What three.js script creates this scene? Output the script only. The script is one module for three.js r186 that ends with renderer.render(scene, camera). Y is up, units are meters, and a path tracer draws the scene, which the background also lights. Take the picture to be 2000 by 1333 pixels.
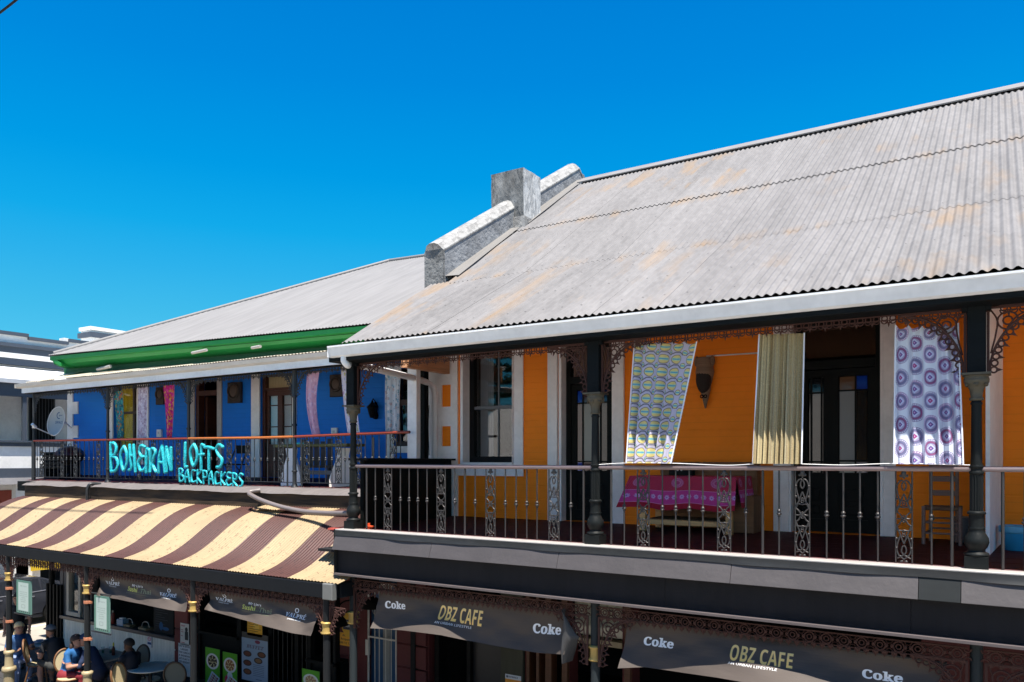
import * as THREE from 'three';
import { mergeGeometries } from 'three/addons/utils/BufferGeometryUtils.js';
import { MarchingCubes } from 'three/addons/objects/MarchingCubes.js';

// ---------- camera, sky, sun, exposure ----------
const FOC = 1500, CX = 1000, HY = 900, PHI = Math.atan(FOC / 2390), SN = Math.sin(PHI), CS = Math.cos(PHI), EYE = 5;
const scene = new THREE.Scene();
const camera = new THREE.PerspectiveCamera(2 * Math.atan(HY / FOC) * 180 / Math.PI, 2000 / 1800, 0.1, 900);
camera.position.set(0, EYE, 0);
camera.rotation.y = PHI;
camera.setViewOffset(2000, 2 * HY, 0, 0, 2000, 1333);
camera.updateProjectionMatrix();
const renderer = new THREE.WebGLRenderer({ antialias: true });
renderer.toneMapping = THREE.LinearToneMapping;
renderer.toneMappingExposure = 2.4;
renderer.shadowMap.enabled = true;
{ // clear deep blue summer sky, paler towards the horizon
  const W = 16, H = 512, d = new Float32Array(W * H * 4);
  const st = [[-90, .25, .31, .36], [-2, .19, .45, .62], [0, .16, .46, .65], [5, .075, .42, .62], [10, .036, .345, .575], [13, .018, .305, .575], [16, .004, .275, .568], [20, 0, .225, .542], [26, 0, .172, .5], [32, 0, .142, .46], [60, .004, .105, .375], [90, .006, .09, .33]];
  for (let j = 0; j < H; j++) {
    const e = (j + .5) / H * 180 - 90; let k = 0; while (k < st.length - 2 && st[k + 1][0] < e) k++;
    const a = st[k], b = st[k + 1], t = Math.min(1, Math.max(0, (e - a[0]) / (b[0] - a[0])));
    for (let i = 0; i < W; i++) { const o = (j * W + i) * 4; for (let c = 0; c < 3; c++) d[o + c] = .61 * (a[c + 1] + (b[c + 1] - a[c + 1]) * t); d[o + 3] = 1; }
  }
  const sky = new THREE.DataTexture(d, W, H, THREE.RGBAFormat, THREE.FloatType);
  sky.mapping = THREE.EquirectangularReflectionMapping; sky.magFilter = THREE.LinearFilter; sky.minFilter = THREE.LinearFilter; sky.needsUpdate = true;
  scene.background = sky; scene.environment = sky;
}
const sun = new THREE.DirectionalLight(new THREE.Color().setRGB(1, .94, .85), 4.3);
sun.position.set(-8 + 12.5, 50, -8 + 12.5); sun.target.position.set(-8, 0, -8);
sun.castShadow = true; sun.shadow.mapSize.set(4096, 4096);
Object.assign(sun.shadow.camera, { left: -45, right: 30, top: 35, bottom: -35, near: 1, far: 120 });
scene.add(sun, sun.target);

// ---------- helpers ----------
let seed = 7; const rnd = () => { seed |= 0; seed = seed + 0x6D2B79F5 | 0; let t = Math.imul(seed ^ seed >>> 15, 1 | seed); t = t + Math.imul(t ^ t >>> 7, 61 | t) ^ t; return ((t ^ t >>> 14) >>> 0) / 4294967296; };
const rr = (a, b) => a + (b - a) * rnd();
const V = (x, y, z) => new THREE.Vector3(x, y, z);
// a surveyed point: bearing and height angle read from the photograph, on the upright plane w metres in front of the street line
const P = (px, py, w) => { const u = (px - CX) / FOC, t = w / (CS + u * SN); return V(t * (-SN + u * CS), EYE + t * (HY - py) / FOC, -w); };
const PS = (px, py, X) => { const u = (px - CX) / FOC, t = X / (-SN + u * CS); return V(X, EYE + t * (HY - py) / FOC, -t * (CS + u * SN)); };
const X = (px, w) => P(px, HY, w).x;
const Yh = (s, w) => EYE - s * w / SN;          // height of a level line of image slope s
const names = {};
const numbered = n => { const k = names[n] = (names[n] ?? -1) + 1; return k ? `${n}_${String(k).padStart(3, '0')}` : n; };
const offs = new WeakMap();
const offOf = o => { while (o && o !== scene) { if (offs.has(o)) return offs.get(o); o = o.parent; } return null; };
function thing(name, label, category, [x, y, z] = [0, 0, 0], group, parent = scene) {
  const o = new THREE.Group(); o.name = numbered(name); o.position.set(x, y, z); offs.set(o, V(x, y, z)); parent.add(o);
  o.userData = { label, category }; if (group) o.userData.group = group; return o;
}
function tag(o, label, category, group) { o.userData.label = label; o.userData.category = category; if (group) o.userData.group = group; return o; }
const struct = o => { o.userData.kind = 'structure'; return o; };
function clean(g) {
  g = g.index ? g.toNonIndexed() : g; if (!g.attributes.normal) g.computeVertexNormals();
  if (!g.attributes.uv) g.setAttribute('uv', new THREE.BufferAttribute(new Float32Array(g.attributes.position.count * 2), 2));
  for (const k of Object.keys(g.attributes)) if (!['position', 'normal', 'uv', 'color'].includes(k)) g.deleteAttribute(k);
  return g;
}
const merge = l => { l = [l].flat(9).map(clean); return l.length > 1 ? mergeGeometries(l) : l[0]; };
// one named mesh; shapes are given in world metres and moved under their thing
function M(name, geos, m, parent = scene, extra) {
  let g = merge(geos); const o = parent === scene ? null : offOf(parent); if (o) { g = g.clone(); g.translate(-o.x, -o.y, -o.z); }
  const me = new THREE.Mesh(g, m); me.name = parent === scene ? numbered(name) : name; parent.add(me); if (extra) Object.assign(me.userData, extra); return me;
}
// a shared shape set down at a world place
function I(name, g, m, parent, [x, y, z], ry = 0) {
  const me = new THREE.Mesh(g, m); me.name = name; const o = offOf(parent); me.position.set(x - (o?.x || 0), y - (o?.y || 0), z - (o?.z || 0)); me.rotation.y = ry; parent.add(me); return me;
}
function box(x0, x1, y0, y1, z0, z1) {
  if (x0 > x1) [x0, x1] = [x1, x0]; if (y0 > y1) [y0, y1] = [y1, y0]; if (z0 > z1) [z0, z1] = [z1, z0];
  const g = new THREE.BoxGeometry(x1 - x0, y1 - y0, z1 - z0); g.translate((x0 + x1) / 2, (y0 + y1) / 2, (z0 + z1) / 2);
  const p = g.attributes.position, n = g.attributes.normal, u = g.attributes.uv;
  for (let i = 0; i < p.count; i++) { const a = Math.abs(n.getX(i)), b = Math.abs(n.getY(i)); if (a > .5) u.setXY(i, p.getZ(i), p.getY(i)); else if (b > .5) u.setXY(i, p.getX(i), p.getZ(i)); else u.setXY(i, p.getX(i), p.getY(i)); }
  return g;
}
// box with chamfered edges (edges that catch light)
function cbox(x0, x1, y0, y1, z0, z1, c = .006) {
  const s = new THREE.Shape([[x0 + c, y0 + c], [x1 - c, y0 + c], [x1 - c, y1 - c], [x0 + c, y1 - c]].map(p => new THREE.Vector2(...p)));
  const g = new THREE.ExtrudeGeometry(s, { depth: Math.abs(z1 - z0) - 2 * c, bevelEnabled: true, bevelSize: c, bevelThickness: c, bevelSegments: 1, steps: 1 });
  g.translate(0, 0, Math.min(z0, z1) + c); return g;
}
const bar = (a, b, r, n = 6, r2 = r) => { const d = b.clone().sub(a), L = d.length(); const g = new THREE.CylinderGeometry(r2, r, L, n); g.translate(0, L / 2, 0); g.applyQuaternion(new THREE.Quaternion().setFromUnitVectors(V(0, 1, 0), d.normalize())); g.translate(a.x, a.y, a.z); return g; };
const tube = (pts, r, seg = 20, n = 6, closed = false) => new THREE.TubeGeometry(new THREE.CatmullRomCurve3(pts.map(p => p.isVector3 ? p : V(...p)), closed), seg, r, n, closed);
const lathe = (prof, n = 16) => new THREE.LatheGeometry(prof.map(p => new THREE.Vector2(...p)), n);
const T = (g, x = 0, y = 0, z = 0) => { g = g.clone(); g.translate(x, y, z); return g; };
const R = (g, x = 0, y = 0, z = 0) => { g = g.clone(); if (x) g.rotateX(x); if (y) g.rotateY(y); if (z) g.rotateZ(z); return g; };
function extr(pts, depth, z0, holes = [], bevel = 0) {
  const s = new THREE.Shape(pts.map(p => new THREE.Vector2(...p))); for (const h of holes) s.holes.push(new THREE.Path(h.map(p => new THREE.Vector2(...p))));
  const g = new THREE.ExtrudeGeometry(s, { depth, bevelEnabled: bevel > 0, bevelSize: bevel, bevelThickness: bevel, bevelSegments: 1, curveSegments: 12 }); g.translate(0, 0, z0); return g;
}
const rectPts = (x0, x1, y0, y1) => [[x0, y0], [x1, y0], [x1, y1], [x0, y1]];
// a section (z, y) run along x
function run(sec, x0, x1) { const g = extr(sec.map(([z, y]) => [-z, y]), x1 - x0, 0); g.rotateY(Math.PI / 2); g.translate(x0, 0, 0); return g; }
// a section (x, y) run along z
function runZ(sec, z0, z1) { return extr(sec, Math.abs(z1 - z0), Math.min(z0, z1)); }
function grid(nu, nv, f) { // parametric sheet
  const g = new THREE.PlaneGeometry(1, 1, nu, nv), p = g.attributes.position, u = g.attributes.uv;
  for (let i = 0; i < p.count; i++) { const r = f(u.getX(i), u.getY(i)); p.setXYZ(i, r[0], r[1], r[2]); if (r.length > 3) u.setXY(i, r[3], r[4]); }
  g.computeVertexNormals(); return g;
}
// ---------- noise and textures ----------
const hash = (x, y, s) => { let h = Math.imul(x, 374761393) + Math.imul(y, 668265263) + Math.imul(s, 1442695041) | 0; h = Math.imul(h ^ h >>> 13, 1274126177); return ((h ^ h >>> 16) >>> 0) / 4294967296; };
function vn(x, y, per, s) { const xi = Math.floor(x), yi = Math.floor(y), fx = x - xi, fy = y - yi, a = fx * fx * (3 - 2 * fx), b = fy * fy * (3 - 2 * fy), m = v => ((v % per) + per) % per; const x0 = m(xi), x1 = m(xi + 1), y0 = m(yi), y1 = m(yi + 1); return (hash(x0, y0, s) * (1 - a) + hash(x1, y0, s) * a) * (1 - b) + (hash(x0, y1, s) * (1 - a) + hash(x1, y1, s) * a) * b; }
function fbm(x, y, per, s, o = 4) { let v = 0, a = .5, t = 0; for (let i = 0; i < o; i++) { v += a * vn(x, y, per, s + i); t += a; a *= .55; x *= 2; y *= 2; per *= 2; } return v / t; }
function tex(w, h, f, rx = 1, ry = 1, srgb = false) {
  const d = new Uint8Array(w * h * 4); for (let j = 0; j < h; j++) for (let i = 0; i < w; i++) { const c = f(i / w, j / h); const o = (j * w + i) * 4; for (let k = 0; k < 3; k++) d[o + k] = Math.max(0, Math.min(255, (Array.isArray(c) ? c[k] : c) * 255)); d[o + 3] = 255; }
  const t = new THREE.DataTexture(d, w, h, THREE.RGBAFormat); t.wrapS = t.wrapT = THREE.RepeatWrapping; t.magFilter = THREE.LinearFilter; t.minFilter = THREE.LinearMipmapLinearFilter; t.generateMipmaps = true; t.repeat.set(rx, ry); if (srgb) t.colorSpace = THREE.SRGBColorSpace; t.needsUpdate = true; return t;
}
const grimeT = tex(512, 512, (u, v) => { const n = fbm(u * 5, v * 5, 5, 3, 6), f = fbm(u * 40, v * 40, 40, 9, 2); return .78 + .26 * n + .1 * (f - .5); }, .45, .45);
const streakT = tex(512, 512, (u, v) => { const n = fbm(u * 26, v * 3, 26, 5, 4), m = fbm(u * 4, v * 4, 4, 15, 4); return .58 + .28 * n + .3 * m; }, .5, .5);
const woodT = tex(512, 256, (u, v) => { const w = fbm(u * 3, v * 22, 22, 21, 4), g = fbm(u * 6, v * 70, 70, 27, 2); return .5 + .42 * w + .2 * g - .1; }, .6, 1.4);
const bumpT = tex(256, 256, (u, v) => fbm(u * 14, v * 14, 14, 31, 4), 1.1, 1.1);
const plankT = tex(64, 256, (u, v) => { const k = (v * 8) % 1; return (k < .07 ? .25 : .8) + .15 * fbm(u * 8, v * 32, 8, 41, 3); }, 1, .55); // shallow courses of the plastered wall
const wallT = tex(256, 512, (u, v) => { const k = (v * 16) % 1; return (k < .06 ? .93 : 1) - .22 * fbm(u * 3, v * 5, 3, 171, 5) + .1 + .05 * fbm(u * 30, v * 60, 30, 173, 2); }, .5, .28);
const C = (r, g, b) => new THREE.Color().setRGB(r, g, b);
function mat(r, g, b, rough = .8, o = {}) { return new THREE.MeshStandardMaterial({ color: C(r, g, b), roughness: rough, metalness: 0, side: THREE.DoubleSide, ...o }); }
const dull = (r, g, b, rough, o = {}) => new THREE.MeshPhysicalMaterial({ color: C(r, g, b), roughness: rough, metalness: 0, specularIntensity: .3, side: THREE.DoubleSide, ...o });
const gr = (o = {}) => ({ map: grimeT, bumpMap: bumpT, bumpScale: .002, ...o });
const mOrange = mat(1.0, .262, .002, .75, { map: wallT, bumpMap: plankT, bumpScale: .006 });
const mBlue = mat(.002, .2, .78, .75, { map: wallT, bumpMap: plankT, bumpScale: .006 });
const mWhite = mat(.95, .94, .93, .6, gr());
const mWhiteP = mat(.85, .86, .87, .45, gr({ bumpScale: .0006 }));
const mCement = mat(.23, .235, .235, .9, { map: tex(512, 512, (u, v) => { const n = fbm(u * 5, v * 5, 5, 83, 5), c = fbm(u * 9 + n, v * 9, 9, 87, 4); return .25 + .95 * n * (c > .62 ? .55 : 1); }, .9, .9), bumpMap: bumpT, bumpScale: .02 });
const mLime = mat(.37, .365, .355, .85, { map: tex(512, 512, (u, v) => { const n = fbm(u * 8, v * 8, 8, 53, 5), m = fbm(u * 22, v * 22, 22, 57, 3); const cr = Math.abs(fbm(u * 6, v * 6, 6, 191, 3) - .5); return (n > .54 ? .5 + .35 * m : .8 + .25 * m) * (cr < .012 ? .6 : 1); }, .8, .8), bumpMap: bumpT, bumpScale: .012 });
const mLimeDirty = mat(.3, .315, .335, .9, { map: tex(512, 512, (u, v) => { const n = fbm(u * 6, v * 6, 6, 63, 5), m = fbm(u * 20, v * 20, 20, 67, 3); return .35 + .7 * n + .3 * (m - .5); }, .8, .8), bumpMap: bumpT, bumpScale: .016 });
const mIron = mat(.035, .038, .042, .42, { map: grimeT, bumpMap: bumpT, bumpScale: .001, metalness: .35 });
const mIronBrown = dull(.075, .036, .03, .6, gr());
const mColumn = dull(.011, .013, .013, .5, { map: grimeT, bumpMap: bumpT, bumpScale: .003 });
const mCap = mat(.085, .072, .045, .6, gr({ bumpScale: .006 }));
const mGold = mat(.5, .34, .1, .45, { map: grimeT, metalness: .25 });
const mBeam = dull(.005, .008, .01, .7, { map: woodT, bumpMap: woodT, bumpScale: .004 });
const mRail = mat(.24, .18, .18, .4, { map: grimeT });
const mRedRail = mat(.4, .06, .028, .45, { map: woodT });
const mOrangeRail = mat(.72, .21, .045, .45, { map: woodT });
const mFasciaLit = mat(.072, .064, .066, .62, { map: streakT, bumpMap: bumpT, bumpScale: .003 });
const mRailIron = mat(.05, .047, .046, .4, { map: grimeT, metalness: .3 });
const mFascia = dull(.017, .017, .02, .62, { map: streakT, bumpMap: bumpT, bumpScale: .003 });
const mFasciaDark = dull(.022, .025, .026, .6, { map: streakT });
const mFlash = mat(.035, .036, .036, .5, { map: streakT, metalness: .3 });
const mZinc = mat(.42, .4, .38, .5, gr());
const mDeck = dull(.08, .014, .015, .6, { map: woodT, bumpMap: woodT, bumpScale: .001 });
const mDeckEdge = mat(.6, .1, .07, .6, gr());
const mCeil = mat(.8, .4, .2, .7, { map: woodT });
const mBlack = dull(.008, .0085, .009, .55, gr());
const mBlackDoor = dull(.004, .006, .006, .6, gr());
const mBrownWood = mat(.1, .03, .016, .5, { map: woodT });
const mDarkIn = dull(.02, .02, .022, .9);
const mGreen = mat(.012, .25, .05, .5, gr());
const mGreenD = mat(.006, .1, .035, .6, gr());
const mMaroon = mat(.11, .02, .022, .7, gr());
const mPine = mat(.97, .56, .23, .6, { map: woodT });
const mOldWood = mat(.26, .13, .055, .7, { map: woodT });
const glass = (r, g, b, rough = .04) => mat(r, g, b, rough);
const mGlass = new THREE.MeshPhysicalMaterial({ color: C(.9, .93, .95), roughness: .02, transmission: 1, thickness: 0, ior: 1.5, side: THREE.DoubleSide });
const canvasTex = (w, h, draw) => { const c = document.createElement('canvas'); c.width = w; c.height = h; const x = c.getContext('2d'); draw(x, w, h); const t = new THREE.CanvasTexture(c); t.colorSpace = THREE.SRGBColorSpace; t.anisotropy = 8; return t; };
// ---------- ground ----------
const mAsphalt = mat(.4, .36, .3, .95, { map: tex(512, 512, (u, v) => .6 + .35 * fbm(u * 6, v * 6, 6, 71, 5) + .15 * fbm(u * 80, v * 80, 80, 75, 2), .12, .12), bumpMap: bumpT, bumpScale: .006 });
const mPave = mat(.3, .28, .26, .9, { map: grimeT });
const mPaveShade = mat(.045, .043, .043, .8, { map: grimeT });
{ const g = new THREE.PlaneGeometry(700, 700); g.rotateX(-Math.PI / 2); const u = g.attributes.uv; for (let i = 0; i < u.count; i++) u.setXY(i, u.getX(i) * 700, u.getY(i) * 700); struct(M('street', g, mAsphalt)); }
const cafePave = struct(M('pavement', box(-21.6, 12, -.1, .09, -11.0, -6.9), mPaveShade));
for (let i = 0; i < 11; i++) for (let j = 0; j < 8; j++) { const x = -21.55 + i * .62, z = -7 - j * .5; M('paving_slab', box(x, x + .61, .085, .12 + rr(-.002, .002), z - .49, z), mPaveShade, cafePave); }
struct(M('kerb', run([[-6.72, -.1], [-6.9, -.1], [-6.9, .125], [-6.75, .125], [-6.72, .1]], -21.6, 12), mPave));
struct(M('pavement', box(-45, -26.9, -.1, .12, -60, 6), mPave));
struct(M('road_marking', box(-24.55, -24.43, .001, .006, -40, -4), mat(.75, .72, .65, .8, gr())));

// ---------- shared cast-iron shapes ----------
const cone4 = (r, h) => new THREE.ConeGeometry(r, h, 6);
const friezeUnit = (() => { // .15 m of the fretted edging: rings under a bar, one leaf drop
  const l = [box(-.075, .075, -.012, 0, -.008, .008), box(-.075, .075, -.052, -.045, -.006, .006)];
  for (const x of [-.0375, .0375]) { const t = new THREE.TorusGeometry(.026, .007, 5, 12); l.push(T(t, x, -.03, 0)); }
  for (const x of [-.0375, .0375]) { const t = new THREE.TorusGeometry(.03, .006, 4, 10, Math.PI); l.push(T(R(t, 0, 0, Math.PI), x, -.052, 0)); }
  const d = cone4(.016, .05); d.rotateX(Math.PI); d.scale(1, 1, .5); l.push(T(d, 0, -.095, 0));
  for (const s of [-1, 1]) { const e = new THREE.SphereGeometry(.013, 6, 4); e.scale(1.2, .8, .5); l.push(T(e, s * .016, -.068, 0)); }
  return merge(l);
})();
function friezeRow(unit, pitch, x0, x1, y, z) { const n = Math.max(1, Math.round((x1 - x0) / pitch)), p = (x1 - x0) / n, l = []; for (let i = 0; i < n; i++) { const g = unit.clone(); g.scale(p / pitch, 1, 1); g.translate(x0 + (i + .5) * p, y, z); l.push(g); } return l; }
const deepUnit = (() => { // .17 m of the deep ground-floor frieze
  const l = [box(-.085, .085, -.015, 0, -.009, .009), box(-.085, .085, -.135, -.125, -.008, .008)];
  l.push(T(new THREE.TorusGeometry(.05, .009, 5, 14), 0, -.07, 0), T(new THREE.TorusGeometry(.024, .008, 5, 10), 0, -.07, 0));
  for (const s of [-1, 1]) { l.push(T(new THREE.TorusGeometry(.03, .008, 5, 10, Math.PI), s * .085, -.125, 0), T(R(new THREE.TorusGeometry(.03, .008, 5, 10, Math.PI), 0, 0, Math.PI), s * .085, -.015, 0)); const e = new THREE.SphereGeometry(.02, 7, 5); e.scale(.8, 1.2, .5); l.push(T(e, s * .062, -.07, 0)); }
  for (const x of [-.042, .042]) { const d = cone4(.026, .06); d.rotateX(Math.PI); d.scale(1, 1, .5); l.push(T(d, x, -.165, 0)); l.push(T(new THREE.TorusGeometry(.024, .007, 4, 9), x, -.142, 0)); }
  return merge(l);
})();
function bracket(W, H, dir, tubeR = .011, ring = .032) { // quarter-arch spandrel with a lacy edge, hung at the column head
  const l = [], arc = []; for (let i = 0; i <= 12; i++) { const a = i / 12 * Math.PI / 2; arc.push(V(dir * (.03 + W * (1 - Math.cos(a))), -H + H * Math.sin(a) * .98, 0)); }
  l.push(tube(arc, tubeR, 24, 5)); l.push(box(Math.min(dir * .006, dir * .03), Math.max(dir * .006, dir * .03), -H, 0, -.01, .01));
  l.push(box(Math.min(dir * .03, dir * W), Math.max(dir * .03, dir * W), -.018, 0, -.008, .008));
  const n = Math.round((W + H) * .75 / (ring * 2)); const cv = new THREE.CatmullRomCurve3(arc);
  for (let i = 0; i < n; i++) { const p = cv.getPointAt((i + .5) / n), t = cv.getTangentAt((i + .5) / n); const nx = dir * Math.abs(t.y), ny = -Math.abs(t.x); l.push(T(new THREE.TorusGeometry(ring * .85, tubeR * .75, 4, 10), p.x + nx * ring, p.y + ny * ring, 0)); const c = cone4(ring * .6, ring * 1.5); c.rotateZ(Math.atan2(ny, nx) - Math.PI / 2); c.scale(1, 1, .5); if (i % 2 === 0) l.push(T(c, p.x + nx * ring * 2.6, p.y + ny * ring * 2.6, 0)); }
  l.push(T(new THREE.TorusGeometry(H * .13, tubeR * .8, 5, 14), dir * (.05 + W * .22), -H * .22, 0), T(new THREE.TorusGeometry(H * .06, tubeR * .8, 5, 10), dir * (.05 + W * .22), -H * .22, 0));
  l.push(tube([V(dir * .04, -H * .7, 0), V(dir * W * .14, -H * .42, 0), V(dir * W * .16, -H * .2, 0), V(dir * .04, -.03, 0)], tubeR * .7, 14, 4), tube([V(dir * W * .72, -.03, 0), V(dir * W * .45, -H * .16, 0), V(dir * W * .3, -H * .33, 0)], tubeR * .7, 12, 4));
  return merge(l);
}
// a cast scroll panel between two bars, foot at y = 0, height h
function scrollPanel(h, w) {
  const l = [], r = .0085, q = (pts, k = 22) => l.push(tube(pts.map(([a, b]) => V(a * w, b * h, 0)), r, k, 6));
  for (const s of [-.5, .5]) l.push(bar(V(s * w, 0, 0), V(s * w, h, 0), .0085, 6));
  for (const s of [-1, 1]) {
    q([[0, .78], [s * .1, .8], [s * .13, .84], [s * .02, .88], [s * .02, .885], [s * .2, .885], [s * .42, .83], [s * .4, .76], [s * .2, .64]]);
    q([[0, .745], [s * .22, .65], [s * .44, .555]], 8); q([[s * .2, .64], [s * .4, .6]], 4);
    q([[s * .44, .555], [s * .4, .6], [s * .1, .605], [0, .6]], 10); q([[s * .44, .405], [s * .4, .36], [s * .1, .355], [0, .36]], 10);
    q([[0, .215], [s * .22, .31], [s * .44, .405]], 8);
    q([[s * .44, .555], [s * .25, .53], [s * .12, .49], [s * .3, .48], [s * .42, .48]], 14); q([[s * .44, .405], [s * .25, .43], [s * .12, .47]], 10);
    q([[s * .2, .31], [s * .38, .22], [s * .42, .14], [s * .25, .085], [s * .03, .095], [s * .14, .13], [s * .1, .18], [0, .2]], 26);
    q([[0, .05], [s * .2, .075], [s * .4, .06]], 8);
    for (const y of [.69, .27, .81, .17]) l.push(T(new THREE.SphereGeometry(.014, 7, 5), s * w * .45, y * h, 0));
    const f = new THREE.SphereGeometry(.018, 7, 5); f.scale(1.1, .9, .5); l.push(T(f, s * w * .13, h * .025, 0)); const f2 = f.clone(); l.push(T(f2, s * w * .16, h * .935, 0));
  }
  for (const y of [.66, .635, .5, .48, .46, .33, .305]) l.push(T(new THREE.TorusGeometry(.014, .006, 5, 9), 0, y * h, 0));
  const a = new THREE.SphereGeometry(.024, 8, 6); a.scale(1, 1.7, .6); l.push(T(a, 0, h * .955, 0)); const b = cone4(.014, .05); b.rotateX(Math.PI); l.push(T(b, 0, -.005 + h * .02, 0)); l.push(bar(V(0, .9 * h, 0), V(0, .93 * h, 0), .008));
  return merge(l);
}
const knobBar = (h, r = .0095) => merge([bar(V(0, 0, 0), V(0, h, 0), r, 8), T(lathe([[0, -.05], [r, -.05], [.014, -.045], [.014, -.036], [r, -.033], [.026, -.016], [.027, -.008], [.013, .004], [.022, .014], [.022, .024], [r, .04], [0, .04]], 12), 0, h * .5, 0)]);
// fluted cast-iron veranda column, foot at y=0
function columnGeos(topY, postTop) {
  const base = merge([box(-.098, .098, 0, .135, -.098, .098), T(lathe([[0, 0], [.1, 0], [.107, .012], [.1, .03], [.075, .04], [.07, .06], [.09, .085], [.105, .13], [.1, .17], [.075, .215], [.065, .245], [.072, .255], [.072, .27], [.064, .275], [.064, .39], [.078, .395], [.078, .415], [.062, .425], [0, .425]], 20), 0, .135, 0)]);
  const l = []; const N = 16; // fluted lower shaft
  const fl = []; for (let i = 0; i <= N * 2; i++) { const a = i / (N * 2) * Math.PI * 2, r = i % 2 ? .058 : .05; fl.push([Math.cos(a) * r, Math.sin(a) * r]); }
  const s = extr(fl.slice(0, -1), .34, 0); s.rotateX(-Math.PI / 2); s.translate(0, .56, 0); l.push(s);
  l.push(T(lathe([[.05, .9], [.06, .905], [.064, .925], [.05, .94], [.05, .96], [.058, .965], [.062, .985], [.049, 1.0], [.043, topY - .3], [.05, topY - .295], [.052, topY - .28], [.043, topY - .27], [.043, topY - .25]], 18)));
  const cap = merge([lathe([[.044, topY - .26], [.06, topY - .255], [.06, topY - .235], [.05, topY - .225], [.058, topY - .16], [.08, topY - .115], [.105, topY - .09], [.108, topY - .06], [.098, topY - .035], [.11, topY - .03], [.112, topY - .018], [0, topY - .018]], 18), box(-.118, .118, topY - .02, topY, -.118, .118), ...[0, 1, 2, 3, 4, 5].map(i => { const e = new THREE.SphereGeometry(.026, 8, 6); e.scale(1, .8, .5); e.translate(0, topY - .105, .092); e.rotateY(i * Math.PI / 3); return e; })]);
  const post = merge([cbox(-.078, .078, topY, postTop, -.078, .078, .008), cbox(-.12, .12, postTop - .05, postTop, -.07, .07, .006)]);
  return { base, shaft: merge(l), cap, post };
}
// corrugated sheet between x0 and x1 along a path of [w, y] points; phase runs with x
const PITCH = .09, AMP = .013;
function corrugated(x0, x1, path, o = {}) {
  const { pitch = PITCH, amp = AMP, seg = 6, lift = 0, lift2 = 0, uv = (x, s) => [x, s], clip } = o;
  const n = Math.max(2, Math.round((x1 - x0) / pitch * seg)), L = [0]; for (let i = 1; i < path.length; i++) L.push(L[i - 1] + Math.hypot(path[i][0] - path[i - 1][0], path[i][1] - path[i - 1][1]));
  const tot = L[L.length - 1], rows = path.length - 1;
  const pos = (x, s) => { let k = 0; while (k < rows - 1 && L[k + 1] < s) k++; const t = (s - L[k]) / (L[k + 1] - L[k]); const w = path[k][0] + (path[k + 1][0] - path[k][0]) * t, y = path[k][1] + (path[k + 1][1] - path[k][1]) * t; const dw = (path[k + 1][0] - path[k][0]) / (L[k + 1] - L[k]), dy = (path[k + 1][1] - path[k][1]) / (L[k + 1] - L[k]); const a = amp * Math.cos(x / pitch * 2 * Math.PI) + lift + (lift2 - lift) * s / tot; return [x, y + dw * a, -w + dy * a]; };
  return grid(n, rows, (u, v) => { const x = x0 + (x1 - x0) * u - (o.skew || 0) * (1 - u) * v, m = clip ? Math.max(.02, Math.min(tot, clip(x))) : tot; const s = rows > 1 && !clip ? L[Math.round(v * rows)] : v * m; const q = pos(x, s), t = uv(x, s); return [...q, t[0], t[1]]; });
}
// ================= the orange house =================
const WF = 8.47, WW = 11.6, FLOOR = 3.965, RAILY = 4.918;
const oh = thing('orange_house', 'orange two storey house with long rusty corrugated roof and black iron balcony above cafe awnings', 'house', [-4, 0, -WW]);
const colX = [-8.12, -4.115, -.137, 3.84];
const win = { x0: X(905, WW), x1: X(1003, WW), y0: P(950, 907, WW).y, y1: 7.05 }, d1 = { x0: X(1097, WW), x1: X(1198, WW), y0: FLOOR, y1: 7.0 }, d2 = { x0: X(1545, WW), x1: X(1722, WW), y0: FLOOR, y1: 7.0 };
const hole = h => rectPts(h.x0, h.x1, h.y0 - (h.y0 === FLOOR ? -.001 : 0), h.y1);
M('wall', extr(rectPts(-9.22, 6, 3.7, 7.5), .35, -WW - .35, [hole(win), hole(d1), hole(d2)]), mOrange, oh);
M('rear_wall', [box(-9.2, 6, 0, 7.5, -20.6, -20.3), box(-9.2, -8.95, 0, 7.4, -20.3, -WW - .35), box(5.75, 6, 0, 7.4, -20.3, -WW - .35), box(-8.95, 5.75, 3.6, 3.85, -20.3, -WW - .36), box(-8.95, 5.75, 7.4, 7.5, -20.3, -WW - .36), box(-8.95, 5.75, 3.85, 7.4, -15.2, -15.1)], mDarkIn, oh);
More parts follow.
